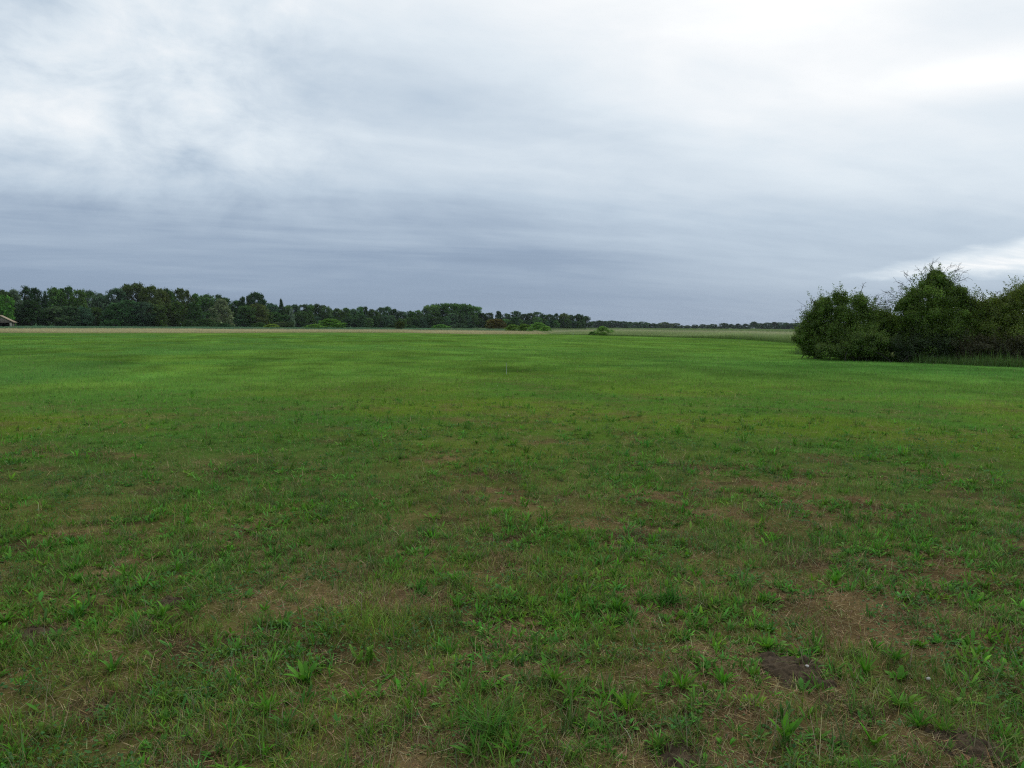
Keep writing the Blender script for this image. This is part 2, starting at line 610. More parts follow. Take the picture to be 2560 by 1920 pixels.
def make_grass():
    parts = []
    # living blades of the mown sward
    n = 1150000
    x, y, r = wedge(n, 2.0, 135)
    a = np.degrees(np.arctan2(x, y))
    b, g = field(x, y)
    tuft = fbm(x / 0.16, y / 0.16, 101, 2)
    clump = fbm(x / 0.42, y / 0.42, 111, 3)
    keep = np.clip(1.25 - 1.35 * b + (clump - .5) * 3.0 * (1 - ss(r, 14, 30)) + (tuft - .5) * 2.4 * (1 - ss(r, 8, 16)), 0.05, 1)
    keep *= np.clip((r / 6.5) ** 1.7, 0, 1) * .9 + .1
    ok = (rng.random(n) < keep) & (r < edge_r(a) - .2) & ~near_mound(x, y, .62)
    x, y, r, b, g = x[ok], y[ok], r[ok], b[ok], g[ok]
    clump = clump[ok]
    n = len(x)
    sc = np.clip((r / 9.0) ** .62, 1, 6)
    L = rng.gamma(6, 1 / 6.0, n) * lerp(.042, .042, ss(r, 6, 14)) * lerp(1.0, 1.5, ss(clump, .5, .68) * (1 - ss(r, 6, 12))) * np.clip(sc, 1, 1.6)
    W = rng.uniform(.0022, .0048, n) * sc * lerp(1, 1.5, ss(r, 30, 90))
    c = lerp(g * 1.12, np.array([.135, .125, .05]), (np.clip(b * .9, 0, 1) * rng.random(n))[:, None])
    dead = rng.random(n) < (.08 + .22 * b)
    c[dead] = np.array([.25, .205, .10])
    c = hsv_jit(c * .97 * np.exp((tuft[ok] - .5) * 1.2)[:, None], .30)
    c = c * np.exp(rng.normal(0, .30, (n, 1)) * ss(r, 18, 40)[:, None])
    th0 = np.abs(rng.normal(.35, .35, n))
    bend = rng.uniform(.1, 1.3, n)
    yaw = rng.uniform(0, 2 * np.pi, n)
    base = with_z(x, y, -.004)
    nr = r < 9
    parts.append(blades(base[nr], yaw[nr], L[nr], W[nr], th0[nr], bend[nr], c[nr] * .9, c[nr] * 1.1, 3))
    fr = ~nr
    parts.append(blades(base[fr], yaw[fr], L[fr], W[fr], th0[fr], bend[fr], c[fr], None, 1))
    # long-bladed tussocks here and there
    nt = 1500
    tx, ty, tr = wedge(nt, 2.2, 16)
    tb, tg = field(tx, ty)
    ok = rng.random(nt) < np.clip(.9 - tb * .6, .1, 1)
    tx, ty, tr, tg = tx[ok], ty[ok], tr[ok], tg[ok]
    m = 26
    k = np.repeat(np.arange(len(tx)), m)
    n = len(k)
    sz = rng.uniform(.5, 1.35, len(tx))[k]
    x, y = tx[k] + rng.normal(0, .028, n) * sz, ty[k] + rng.normal(0, .028, n) * sz
    c = hsv_jit(lerp(tg[k] * 1.05, np.array([.065, .13, .05]), rng.random((len(tx), 1))[k] * .7), .2)
    dead = rng.random(n) < .12
    c[dead] = np.array([.25, .21, .12])
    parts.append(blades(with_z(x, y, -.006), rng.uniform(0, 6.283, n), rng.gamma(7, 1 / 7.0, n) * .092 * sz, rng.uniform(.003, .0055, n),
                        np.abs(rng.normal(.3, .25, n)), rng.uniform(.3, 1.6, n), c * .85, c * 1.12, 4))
    v, q, cc = join(parts)
    o = obj('grass', mesh_quads('grass', v, q, np.clip(cc, 0, .6)), leaf_mat('grass_blade', .30, .012))
    tag(o, 'short green and olive mown grass covering the whole field', 'grass', kind='stuff')

    # dry thatch lying between the blades
    n = 430000
    x, y, r = wedge(n, 2.0, 24)
    b, g = field(x, y)
    keep = np.clip(.12 + 1.05 * b, 0, 1) * np.clip((r / 5.0) ** 1.2, .18, 1)
    ok = (rng.random(n) < keep) & ~near_mound(x, y, .55)
    x, y, r, b = x[ok], y[ok], r[ok], b[ok]
    n = len(x)
    sc = np.clip((r / 7.0) ** .6, 1, 3)
    c = hsv_jit(lerp(np.array([.185, .128, .060]), np.array([.44, .36, .18]), (rng.random(n) ** 2.2)[:, None]), .26)
    flat = rng.random(n)
    straw = []
    m = 3000
    sx, sy, sr = wedge(m, 2.1, 14)
    sk = rng.random(m) < np.clip((sr / 5) ** 1.3, .15, 1)
    sx, sy, sr = sx[sk], sy[sk], sr[sk]
    m = len(sx)
    sc_ = hsv_jit(np.repeat(np.array([[.40, .33, .17]]), m, 0), .22)
    straw.append(blades(with_z(sx, sy, .004), rng.uniform(0, 6.283, m), rng.gamma(5, .2, m) * .095, rng.uniform(.002, .0032, m) * np.clip(sr / 6, 1, 2), np.where(rng.random(m) < .6, rng.uniform(1.1, 1.55, m), rng.uniform(.2, 1.0, m)),
                        rng.uniform(-.2, .7, m), sc_, None, 4))
    v, q, cc = blades(with_z(x, y, .001), rng.uniform(0, 6.283, n), rng.gamma(4, 1 / 4.0, n) * .045 * np.clip(sc, 1, 1.5), rng.uniform(.0014, .0032, n) * sc,
                      np.where(flat < .8, rng.uniform(1.15, 1.6, n), rng.uniform(.5, 1.2, n)), rng.uniform(-.25, .35, n), c, None, 2)
    v, q, cc = join([(v, q, cc)] + straw)
    o = obj('dry_thatch', mesh_quads('dry_thatch', v, q, np.clip(cc, 0, .7)), leaf_mat('dry_straw', .12, .008))
    tag(o, 'brown dry clippings and dead straw lying between the grass blades', 'thatch', kind='stuff')


def rosette(x, y, size, nl, upright, c, wide=.17, K=4):
    """leaves of one low plant as strips"""
    n = nl
    yaw = np.arange(n) * 2.4 + rng.uniform(0, 6.28) + rng.normal(0, .25, n)
    L = size * rng.uniform(.55, 1.1, n)
    base = np.stack([x + np.sin(yaw) * size * .06, y + np.cos(yaw) * size * .06, np.zeros(n)], -1)
    base[:, 2] = land(base[:, 0], base[:, 1]) - .004
    cc = hsv_jit(np.repeat(np.asarray(c)[None], n, 0), .14)
    return blades(base, yaw, L, L * wide * rng.uniform(.8, 1.25, n), np.clip(rng.normal(upright, .22, n), .05, 1.4), rng.uniform(.2, 1.1, n), cc * .92, cc * 1.08, K, 'leaf')


WEED = np.array([.092, .240, .017])


def herbs(x, y, size, nl, upright, wide, c, K=4, shape='leaf', spread=.07):
    """leaves of many low plants as strips"""
    k = np.repeat(np.arange(len(x)), nl)
    n = len(k)
    j = np.arange(n) - np.repeat(np.cumsum(nl) - nl, nl)
    yaw = j * 2.4 + rng.uniform(0, 6.28, len(x))[k] + rng.normal(0, .3, n)
    L = size[k] * rng.uniform(.45, 1.15, n)
    bx, by = x[k] + np.sin(yaw) * size[k] * spread + rng.normal(0, .12, n) * size[k], y[k] + np.cos(yaw) * size[k] * spread + rng.normal(0, .12, n) * size[k]
    cc = hsv_jit(c[k], .17)
    old = rng.random(n) < .05
    cc[old] = np.array([.22, .19, .06])
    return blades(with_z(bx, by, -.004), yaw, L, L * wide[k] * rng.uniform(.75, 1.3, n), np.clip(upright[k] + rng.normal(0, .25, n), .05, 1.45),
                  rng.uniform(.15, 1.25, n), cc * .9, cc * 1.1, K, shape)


def make_weeds():
    parts = []
    n = 42000
    x, y, r = wedge(n, 2.1, 19)
    a = np.degrees(np.arctan2(x, y))
    b, g = field(x, y)
    cl = fbm(x / .6 + 9, y / .5, 131, 4)
    dens = np.clip((cl - .36) * 3.4, 0.03, 1) * np.interp(r, [2, 4, 6, 9, 12, 19], [.5, .95, 1, .75, .45, .15]) * (0.72 + .4 * ss(a, -12, 14))
    dens *= np.clip((r / 5.0) ** 1.5, .12, 1)
    ok = (rng.random(n) < dens) & ~near_mound(x, y, .7)
    x, y, r = x[ok], y[ok], r[ok]
    n = len(x)
    kind = rng.random(n)
    s = np.minimum(rng.lognormal(math.log(.050), .38, n), .078) * np.interp(r, [2, 4.2], [.72, 1.0]) * np.clip(r / 7, 1, 1.5)
    c = WEED[None] * np.exp(rng.normal(0, .24, (n, 1))) * np.stack([rng.uniform(.75, 1.3, n), np.ones(n), rng.uniform(.8, 2.2, n)], 1)
    for lo, hi, n0, n1, up, w0, w1, sz, sp in ((0, .34, 5, 11, .65, .13, .2, 1.0, .07), (.34, .62, 8, 18, .40, .07, .12, 1.25, .09), (.62, .80, 9, 20, .75, .24, .36, .72, .35),
                                               (.80, .90, 14, 30, .55, .22, .3, .55, .7), (.90, 1.01, 4, 8, 1.0, .15, .21, 1.1, .06)):
        m = (kind >= lo) & (kind < hi)
        for near in (True, False):
            mm = m & ((r < 7.5) == near)
            q = int(mm.sum())
            parts.append(herbs(x[mm], y[mm], s[mm] * sz, rng.integers(n0, n1, q), np.full(q, up), rng.uniform(w0, w1, q), c[mm], 4 if near else 2, 'leaf', sp))
    # clover-like small leaflets creeping over the ground
    n = 90000
    x, y, r = wedge(n, 2.1, 13)
    cl = fbm(x / .35 + 3, y / .35, 141, 3)
    ok = (rng.random(n) < np.clip((cl - .50) * 5, 0, 1) * np.clip((r / 4.5) ** 1.5, .2, 1)) & ~near_mound(x, y)
    x, y, r, cl = x[ok], y[ok], r[ok], cl[ok]
    n = len(x)
    L = rng.uniform(.010, .022, n) * np.clip(r / 6, 1, 1.7)
    c = hsv_jit(np.repeat(np.array([[.062, .165, .04]]), n, 0), .22)
    base = with_z(x, y, 0.0)
    base[:, 2] += rng.uniform(.004, .05, n) * ss(cl, .5, .7)
    parts.append(blades(base, rng.uniform(0, 6.283, n), L, L * .75, rng.uniform(.8, 1.5, n), rng.uniform(-.2, .6, n), c, None, 2, 'leaf'))
    v, q, cc = join(parts)
    o = obj('low_weeds', mesh_quads('low_weeds', v, q, np.clip(cc, 0, .6), True), leaf_mat('weed_leaf', .32, .012))
    tag(o, 'low broad-leaved weeds and clover scattered through the near grass', 'weeds', kind='stuff')


# individual plants of the near field: pixel, size, leaves, upright, width, colour factors, name, label
PLANTS = [
    (202, 1462, .15, 26, .55, .30, (.8, .95, 1), 'leafy_weed', 'dark green bushy weed standing alone at the far left of the near field'),
    (404, 1546, .15, 13, .5, .16, (1, 1.05, 1), 'weed_rosette', 'bright rosette weed just in front of the small brown soil mound on the left'),
    (661, 1534, .10, 9, .6, .2, (1, 1, 1), 'weed_rosette', 'small rosette weed on brown thatch, well right of the small left soil mound'),
    (280, 1676, .17, 9, .35, .18, (.9, 1, 1.3), 'weed_rosette', 'upright broad-leaved weed near the left edge below the small soil mound'),
    (762, 1706, .17, 12, .6, .24, (.95, 1.1, 1), 'weed_rosette', 'broad bright-leaved weed beside a bare straw patch, left of the feathery weed'),
    (669, 1792, .16, 20, .4, .10, (1.15, 1.2, 1), 'spiky_weed', 'vivid spiky weed tuft with narrow arching leaves in the lower left grass'),
    (582, 1724, .15, 8, .2, .16, (.85, .9, 1.2), 'weed_rosette', 'upright dull green weed between the vivid spiky tuft and the left soil mound'),
    (14, 1560, .17, 12, .5, .2, (1.1, 1.1, 1), 'weed_rosette', 'light green weed cut by the left edge of the photograph'),
    (1136, 1466, .14, 24, .25, .11, (1.1, 1.15, 1), 'spiky_weed', 'bright dense leaf tuft on bare brown ground at the middle of the near field'),
    (1062, 1494, .11, 14, .5, .16, (.6, .75, 1.1), 'weed_rosette', 'small very dark weed beside and left of the bright dense tuft'),
    (1140, 1522, .15, 10, .25, .2, (.95, 1, 1), 'weed_rosette', 'upright leafy weed directly in front of the bright dense tuft'),
    (911, 1658, .20, 0, .2, .3, (1.15, 1.05, 1), 'feathery_weed', 'tall feathery weed with many small paired leaflets on an upright stem'),
    (1124, 1634, .17, 18, .55, .11, (.85, .95, 1.3), 'spiky_weed', 'sprawling spiky weed with bluish leaves right of the feathery weed'),
    (1229, 1850, .26, 34, .5, .05, (.75, .85, 1.2), 'grass_tussock', 'large tussock of long blue-green grass blades at the bottom centre'),
    (1190, 1896, .17, 9, .55, .17, (.9, 1, 1.2), 'weed_rosette', 'broad-leaved weed at the bottom, left of the one under the large tussock'),
    (1284, 1890, .18, 10, .55, .19, (.9, 1.05, 1), 'weed_rosette', 'broad-leaved weed at the bottom edge just right below the large tussock'),
    (1428, 1756, .16, 11, .4, .15, (1.05, 1.1, 1), 'weed_rosette', 'fresh green weed between the large tussock and the yellow-green weed to its right'),
    (1568, 1778, .18, 14, .45, .15, (1.25, 1.15, .9), 'weed_rosette', 'yellow-green weed with arching leaves right of the large bottom tussock'),
    (1385, 1716, .15, 22, .35, .09, (1.1, 1.1, .9), 'spiky_weed', 'grassy light green tuft beside bare thatch above the large tussock'),
    (1673, 1512, .19, 40, .25, .04, (.6, .75, 1), 'grass_tussock', 'dark tall grass tuft right of centre in the middle of the near field'),
    (1704, 1728, .17, 13, .35, .18, (1.15, 1.15, 1), 'weed_rosette', 'fresh weed with upright leaves, left of the weed facing the large soil mound'),
    (1922, 1506, .18, 34, .75, .3, (.85, 1, 1.2), 'leafy_weed', 'low rounded mound of small-leaved weed above the large soil mound'),
    (1877, 1470, .13, 24, .7, .26, (.9, 1, 1), 'leafy_weed', 'small rounded weed just behind the low rounded weed mound'),
    (1834, 1457, .09, 12, .5, .2, (.85, .95, 1), 'weed_rosette', 'tiny dark weed left of and behind the two rounded weeds'),
    (1920, 1577, .14, 16, .6, .24, (1.15, 1.2, .8), 'leafy_weed', 'vivid toothed-leaf weed alone on brown thatch above the large soil mound'),
    (1918, 1624, .12, 12, .6, .26, (1.1, 1.15, .8), 'weed_rosette', 'light green weed between the vivid toothed weed and the large soil mound'),
    (2089, 1464, .15, 16, .3, .13, (1.05, 1.1, 1), 'spiky_weed', 'upright light green tuft at the far side of the weedy right ground'),
    (1805, 1714, .16, 12, .5, .16, (.95, 1.1, 1), 'weed_rosette', 'rosette weed on thatch to the left below the large soil mound'),
    (1879, 1694, .11, 10, .55, .18, (.9, .95, 1), 'weed_rosette', 'small weed at the left rim of the large soil mound'),
    (2163, 1676, .17, 34, .3, .06, (1.0, 1.15, 1), 'spiky_weed', 'soft bright grassy tuft right of the large soil mound'),
    (2248, 1690, .12, 10, .7, .42, (.95, 1.05, 1.1), 'round_leaf_weed', 'weed with round spoon-shaped leaves to the right of the soft grassy tuft'),
    (2240, 1654, .13, 18, .35, .14, (.85, .95, 1.1), 'spiky_weed', 'darker upright weed directly behind the round-leaved weed'),
    (2188, 1620, .10, 13, .5, .2, (1.05, 1.15, .9), 'weed_rosette', 'compact bright weed behind the soft grassy tuft'),
    (2291, 1620, .15, 18, .6, .2, (1.05, 1.05, 1), 'leafy_weed', 'loose leafy weed right of the compact bright weed'),
    (2396, 1754, .19, 8, .75, .20, (.8, .9, 1.3), 'weed_rosette', 'large broad-leaved blue-green weed spreading flat near the right edge'),
    (2256, 1770, .17, 11, .6, .18, (1.15, 1.1, .9), 'weed_rosette', 'yellowish broad-leaved weed left of the large flat blue-green weed'),
    (2439, 1640, .11, 7, .7, .22, (1.2, 1.1, .7), 'weed_rosette', 'small yellow-green weed alone on bare ground at the far right'),
    (1964, 1858, .18, 12, .25, .18, (1.05, 1.1, 1), 'weed_rosette', 'upright bright weed in the lush clump at the lower right'),
    (2186, 1866, .17, 4, .3, .3, (1.05, 1.2, .9), 'weed_rosette', 'single upright broad leaf at the right end of the lush lower clump'),
    (2295, 1826, .15, 18, .45, .14, (.85, 1, 1.1), 'spiky_weed', 'dense dark-hearted weed behind the lower right soil mound'),
    (2357, 1840, .15, 14, .3, .13, (1.15, 1.1, .9), 'spiky_weed', 'light upright weed at the left rim of the lower right soil mound'),
    (2536, 1846, .16, 20, .5, .16, (1.1, 1.15, 1), 'leafy_weed', 'bright leafy weed at the right edge beside the lower right soil mound'),
]


def make_plants():
    mat = leaf_mat('plant_leaf', .32, .014)
    for px, py, s, nl, up, wd, cf, name, label in PLANTS:
        x, y = ground_pt(px, py)
        c = WEED * np.array(cf)
        s, wd = s * .60, wd * .82
        nl = int(nl * 1.35)
        if name == 'feathery_weed':
            ps = []
            for k in range(5):
                yaw0 = rng.uniform(0, 6.28)
                h = s * rng.uniform(.6, 1.05)
                lean = rng.uniform(.1, .45)
                bx, by = x + rng.normal(0, .02), y + rng.normal(0, .02)
                gz = float(land(np.array([bx]), np.array([by]))[0])
                ps.append(blades(np.array([[bx, by, gz - .004]]), np.array([yaw0]), np.array([h]), np.array([.005]), np.array([lean]), np.array([.1]), c[None], None, 3))
                for j in range(11):
                    t = .15 + .85 * j / 10
                    cen = np.array([bx + math.sin(yaw0) * math.sin(lean + .05) * h * t, by + math.cos(yaw0) * math.sin(lean + .05) * h * t, gz + math.cos(lean + .05) * h * t])
                    for sd in (-1, 1):
                        ll = .026 * (1.2 - .6 * t)
                        ps.append(blades(cen[None], np.array([yaw0 + sd * 1.3]), np.array([ll]), np.array([ll * .55]), np.array([1.1]), np.array([.4]), hsv_jit(c[None], .15), None, 2, 'leaf'))
        elif name == 'leafy_weed':
            ps = []
            for k in range(max(3, nl // 6)):
                aa, dd = rng.uniform(0, 6.28), rng.uniform(0, s * .45)
                ps.append(rosette(x + math.cos(aa) * dd, y + math.sin(aa) * dd, s * rng.uniform(.5, .8), 9, up, c * rng.uniform(.85, 1.15), wd, 4))
        elif name == 'grass_tussock':
            n = nl * 3
            bx, by = x + rng.normal(0, s * .30, n), y + rng.normal(0, s * .26, n)
            cc = hsv_jit(np.repeat(c[None], n, 0), .2)
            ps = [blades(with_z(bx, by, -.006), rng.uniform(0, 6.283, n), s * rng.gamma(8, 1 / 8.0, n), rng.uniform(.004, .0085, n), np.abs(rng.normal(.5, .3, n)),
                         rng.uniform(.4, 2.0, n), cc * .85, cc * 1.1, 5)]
        else:
            ps = [rosette(x, y, s, nl, up, c, wd, 5)]
            if nl >= 12:
                ps.append(rosette(x, y, s * .55, nl // 2, up * .5, c * 1.1, wd, 4))
        v, q, cc = join(ps)
        gz = float(land(np.array([x]), np.array([y]))[0])
        v = v - np.array([x, y, gz], np.float32)
        o = obj(name, mesh_quads(name, v, q, np.clip(cc, 0, .6), True), mat)
        o.location = (x, y, gz)
        tag(o, label, 'weed' if name != 'grass_tussock' else 'grass tuft', 'weeds and tufts of the near field')


SOIL_SPOTS = [
    (1978, 1675, .15, .045, 'largest dark soil mound, on the bare right part of the near field', 'soil_mound'),
    (2431, 1868, .13, .03, 'dark crumbly soil mound at the lower right corner', 'soil_mound'),
    (422, 1511, .085, .035, 'small brown soil mound thrown up in the grass on the left', 'soil_mound'),
    (1690, 1882, .10, .018, 'low spread of dark loose soil at the bottom edge, right of centre', 'soil_mound'),
    (100, 1582, .11, .014, 'flat grey-brown patch of loose soil at the left edge', 'soil_mound'),
]
for s in SOIL_SPOTS:
    MOUNDS.append((*ground_pt(s[0], s[1]), s[2], s[3]))


def make_mounds():
    mat = plain_mat('loose_soil', tuple(SOIL * 1.05), .95, 38, .55, .9)
    for (px, py, mr, mh, label, name), (mx, my, _, _) in zip(SOIL_SPOTS, MOUNDS):
        n = 54
        u = np.linspace(-1.25, 1.25, n)
        X, Y = np.meshgrid(u, u)
        d = np.hypot(X, Y) * (1 + 1.5 * (fbm(X * 1.9 + px, Y * 1.9, 7, 4) - .5))
        wx, wy = mx + X * mr, my + Y * mr
        z = land(wx, wy) + mh * np.clip(1 - d ** 1.7, -.6, 1) + (fbm(wx / .03, wy / .03, 17, 4) - .5) * .045 * ss(d, 1.2, .6) - .004
        gz = float(land(np.array([mx]), np.array([my]))[0])
        v = np.stack([X * mr, Y * mr, z - gz], -1).reshape(-1, 3)
        i, j = np.meshgrid(np.arange(n - 1), np.arange(n - 1), indexing='ij')
        k = (i * n + j).ravel()
        q = np.stack([k, k + 1, k + n + 1, k + n], -1)
        dd = d.reshape(-1)
        q = q[(dd[q] < 1.2).all(1)]
        used = np.unique(q)
        remap = -np.ones(n * n, int)
        remap[used] = np.arange(len(used))
        o = obj(name, mesh_quads(name, v[used], remap[q], None, True), mat)
        o.location = (mx, my, gz)
        tag(o, label, 'soil mound', 'heaps of loose soil in the grass')
    # pale pebbles
    stone = plain_mat('pale_stone', (.5, .47, .42), .7, 30, .2)
    for px, py, label in ((1934, 1646, 'tiny pale pebble at the upper left rim of the largest soil mound'),
                          (2017, 1677, 'tiny buff pebble lying on the right half of the largest soil mound'),
                          (2321, 1699, 'tiny white pebble on bare thatch right of the round-leaved weed')):
        x, y = ground_pt(px, py)
        nu, nv = 10, 7
        vs = []
        for i in range(nv):
            ph = math.pi * (i + .02) / (nv - 1 + .04)
            for j in range(nu):
                th = 2 * math.pi * j / nu
                w = 1 + .25 * (random.random() - .5)
                vs.append((.012 * w * math.sin(ph) * math.cos(th), .009 * w * math.sin(ph) * math.sin(th), .0075 * math.cos(ph)))
        qs = [(i * nu + j, (i + 1) * nu + j, (i + 1) * nu + (j + 1) % nu, i * nu + (j + 1) % nu) for i in range(nv - 1) for j in range(nu)]
        o = obj('pebble', mesh_quads('pebble', np.array(vs), np.array(qs), None, True), stone)
        o.location = (x, y, float(land(np.array([x]), np.array([y]))[0]) + (.03 if 'on the right half' in label else .008))
        tag(o, label, 'pebble', 'pebbles in the grass')


# ------------------------------------------------------------------ tall grass beyond the mown edge
def make_tall_grass():
    mat = leaf_mat('tall_grass', .3, .02)

    def strip(name, label, cat, n, a0, a1, d0, d1, hgt, wid, cb, ct, shape='stem', hvar=.13):
        aa = rng.uniform(a0, a1, n)
        er = edge_r(aa)
        u = rng.random(n) ** 1.7
        rr = er + d0 + (d1 - d0) * u
        if name in ('dry_grass', 'meadow_grass'):      # the two run into one another
            f = fbm(aa * .9, rr / 9.0, 5, 3) + rng.normal(0, .05, n)
            w = ss(aa, .4, 5.6)
            k = (f > w) if name == 'dry_grass' else (f <= w)
            aa, rr, u = aa[k], rr[k], u[k]
            n = len(aa)
        x, y = rr * np.sin(np.radians(aa)), rr * np.cos(np.radians(aa))
        pn = fbm(x / 9, y / 6, 201, 3)
        h = hgt(aa, rr) * np.exp(rng.normal(0, hvar, n)) * (.75 + .5 * pn)
        h = h * lerp(.5, 1.0, np.maximum(ss(rr - edge_r(aa), 0, 4), ss(aa, 11, 17)))
        c0 = hsv_jit(np.repeat(np.array([cb]), n, 0) if not callable(cb) else cb(aa, rr), .15)
        c1 = hsv_jit(np.repeat(np.array([ct]), n, 0) if not callable(ct) else ct(aa, rr), .15)
        c1 = c1 * (.7 + .6 * fbm(x / 14, y / 9, 211, 3))[:, None]
        v, q, cc = blades(with_z(x, y, -.02), rng.uniform(0, 6.283, n), h, wid * rng.uniform(.7, 1.3, n) * (rr / 120), np.abs(rng.normal(.08, .1, n)), rng.uniform(.05, .5, n), c0, c1, 3, shape)
        o = obj(name, mesh_quads(name, v, q, np.clip(cc, 0, .8)), mat)
        tag(o, label, cat, kind='stuff')

    strip('dry_grass', 'band of tall straw-coloured dry grass along the far edge of the mown field', 'tall grass', 120000, -46, 5.5, 0, 72,
          lambda a, r: .46 + 0 * a, .05, (.28, .28, .11), (.60, .54, .31), 'stem')
    strip('crop_field', 'strip of blue-green crop between the straw-coloured grass and the wood', 'crop', 70000, -46, 3, 78, 150,
          lambda a, r: .68 + 0 * a, .06, (.08, .17, .08), (.15, .27, .14), 'blade', .1)
    strip('meadow_grass', 'tall unmown green and buff meadow grass on the right beyond the mown field', 'meadow grass', 170000, 0.6, 27, 0, 75,
          lambda a, r: lerp(.45, .86, ss(a, 2.5, 8)), .045, (.16, .27, .06), lambda a, r: lerp(np.array([.31, .40, .15]), np.array([.56, .53, .33]), (ss(r - edge_r(a), 0, 30) * .6 + .2)[:, None]), 'stem')
    strip('far_meadow', 'far pale green meadow in front of the distant tree row', 'meadow', 60000, -6, 27, 76, 260,
          lambda a, r: .6 + 0 * a, .05, (.12, .19, .06), (.26, .31, .14), 'blade')


# ------------------------------------------------------------------ crowns
def leaf_quads(cen, nrm, size, colr, squash=.62):
    n = len(cen)
    nrm = nrm / (np.linalg.norm(nrm, axis=1, keepdims=True) + 1e-9)
    up = np.where(np.abs(nrm[:, 2:3]) > .9, np.array([[1.0, 0, 0]]), np.array([[0, 0, 1.0]]))
    u = np.cross(up, nrm)
    u /= np.linalg.norm(u, axis=1, keepdims=True)
    w = np.cross(nrm, u)
    th = rng.uniform(0, 6.283, (n, 1))
    u, w = u * np.cos(th) + w * np.sin(th), w * np.cos(th) - u * np.sin(th)
    s = size[:, None]
    P = np.stack([cen - u * s * .5, cen - w * s * .5 * squash + u * s * .06, cen + u * s * .5, cen + w * s * .5 * squash + u * s * .06], 1)
    q = np.arange(n * 4).reshape(n, 4)
    return P.reshape(-1, 3), q, np.repeat(colr, 4, 0)


def lobes_to_leaves(lobes, per, size, c, jit=.18, sub=7, droop=0.0, inner=.25):
    """lobes: (x, y, z, rx, ry, rz); each is broken into smaller clumps that carry the leaves"""
    lobes = np.asarray(lobes, float)
    C, N, T = [], [], []
    for lx, ly, lz, rx, ry, rz in lobes:
        d = rng.normal(0, 1, (sub, 3))
        d /= np.linalg.norm(d, axis=1, keepdims=True)
        d[:, 2] = d[:, 2] * .85 + .12
        sc_ = np.array([rx, ry, rz])
        for k in range(sub):
            pc = np.array([lx, ly, lz]) + d[k] * sc_ * rng.uniform(.5, 1.0)
            pr = sc_ * rng.uniform(.26, .5)
            m = max(3, int(per / sub))
            e = rng.normal(0, 1, (m, 3))
            e /= np.linalg.norm(e, axis=1, keepdims=True)
            rad = rng.uniform(.35, 1.08, (m, 1)) ** .6
            C.append(pc + e * pr * rad)
            nn = e * 1.3 + rng.normal(0, .5, (m, 3)) + d[k] * .4
            nn[:, 2] += .35 - droop
            N.append(nn)
            T.append(np.full(m, math.exp(rng.normal(0, jit))))
        m = int(per * inner)
        if m:
            C.append(np.array([lx, ly, lz]) + rng.normal(0, .42, (m, 3)) * sc_)
            N.append(rng.normal(0, 1, (m, 3)))
            T.append(np.full(m, 1.0))
    C, N, T = np.concatenate(C), np.concatenate(N), np.concatenate(T)
    n = len(C)
    colr = hsv_jit(np.repeat(np.asarray(c, float)[None], n, 0) * T[:, None], .12)
    return leaf_quads(C, N, size * rng.uniform(.6, 1.4, n), colr)


def tube(path, r0, r1, sides=6):
    path = np.asarray(path, float)
    n = len(path)
    tn = np.gradient(path, axis=0)
    tn /= np.linalg.norm(tn, axis=1, keepdims=True) + 1e-9
    ref = np.array([0.3, 0.95, 0.1])
    u = np.cross(tn, ref)
    u /= np.linalg.norm(u, axis=1, keepdims=True) + 1e-9
    w = np.cross(tn, u)
    rr = np.linspace(r0, r1, n)[:, None, None]
    th = np.linspace(0, 2 * np.pi, sides, endpoint=False)
    ringv = path[:, None, :] + rr * (np.cos(th)[None, :, None] * u[:, None, :] + np.sin(th)[None, :, None] * w[:, None, :])
    i = np.arange(n - 1)[:, None] * sides
    j = np.arange(sides)[None, :]
    q = np.stack([i + j, i + (j + 1) % sides, i + sides + (j + 1) % sides, i + sides + j], -1).reshape(-1, 4)
    v = ringv.reshape(-1, 3)
    return v, q, np.full((len(v), 3), .1)


BARK = plain_mat('bark', (.085, .07, .055), .9, 9, .4, .6)
CROWN = leaf_mat('tree_leaf', .30, .0, True)


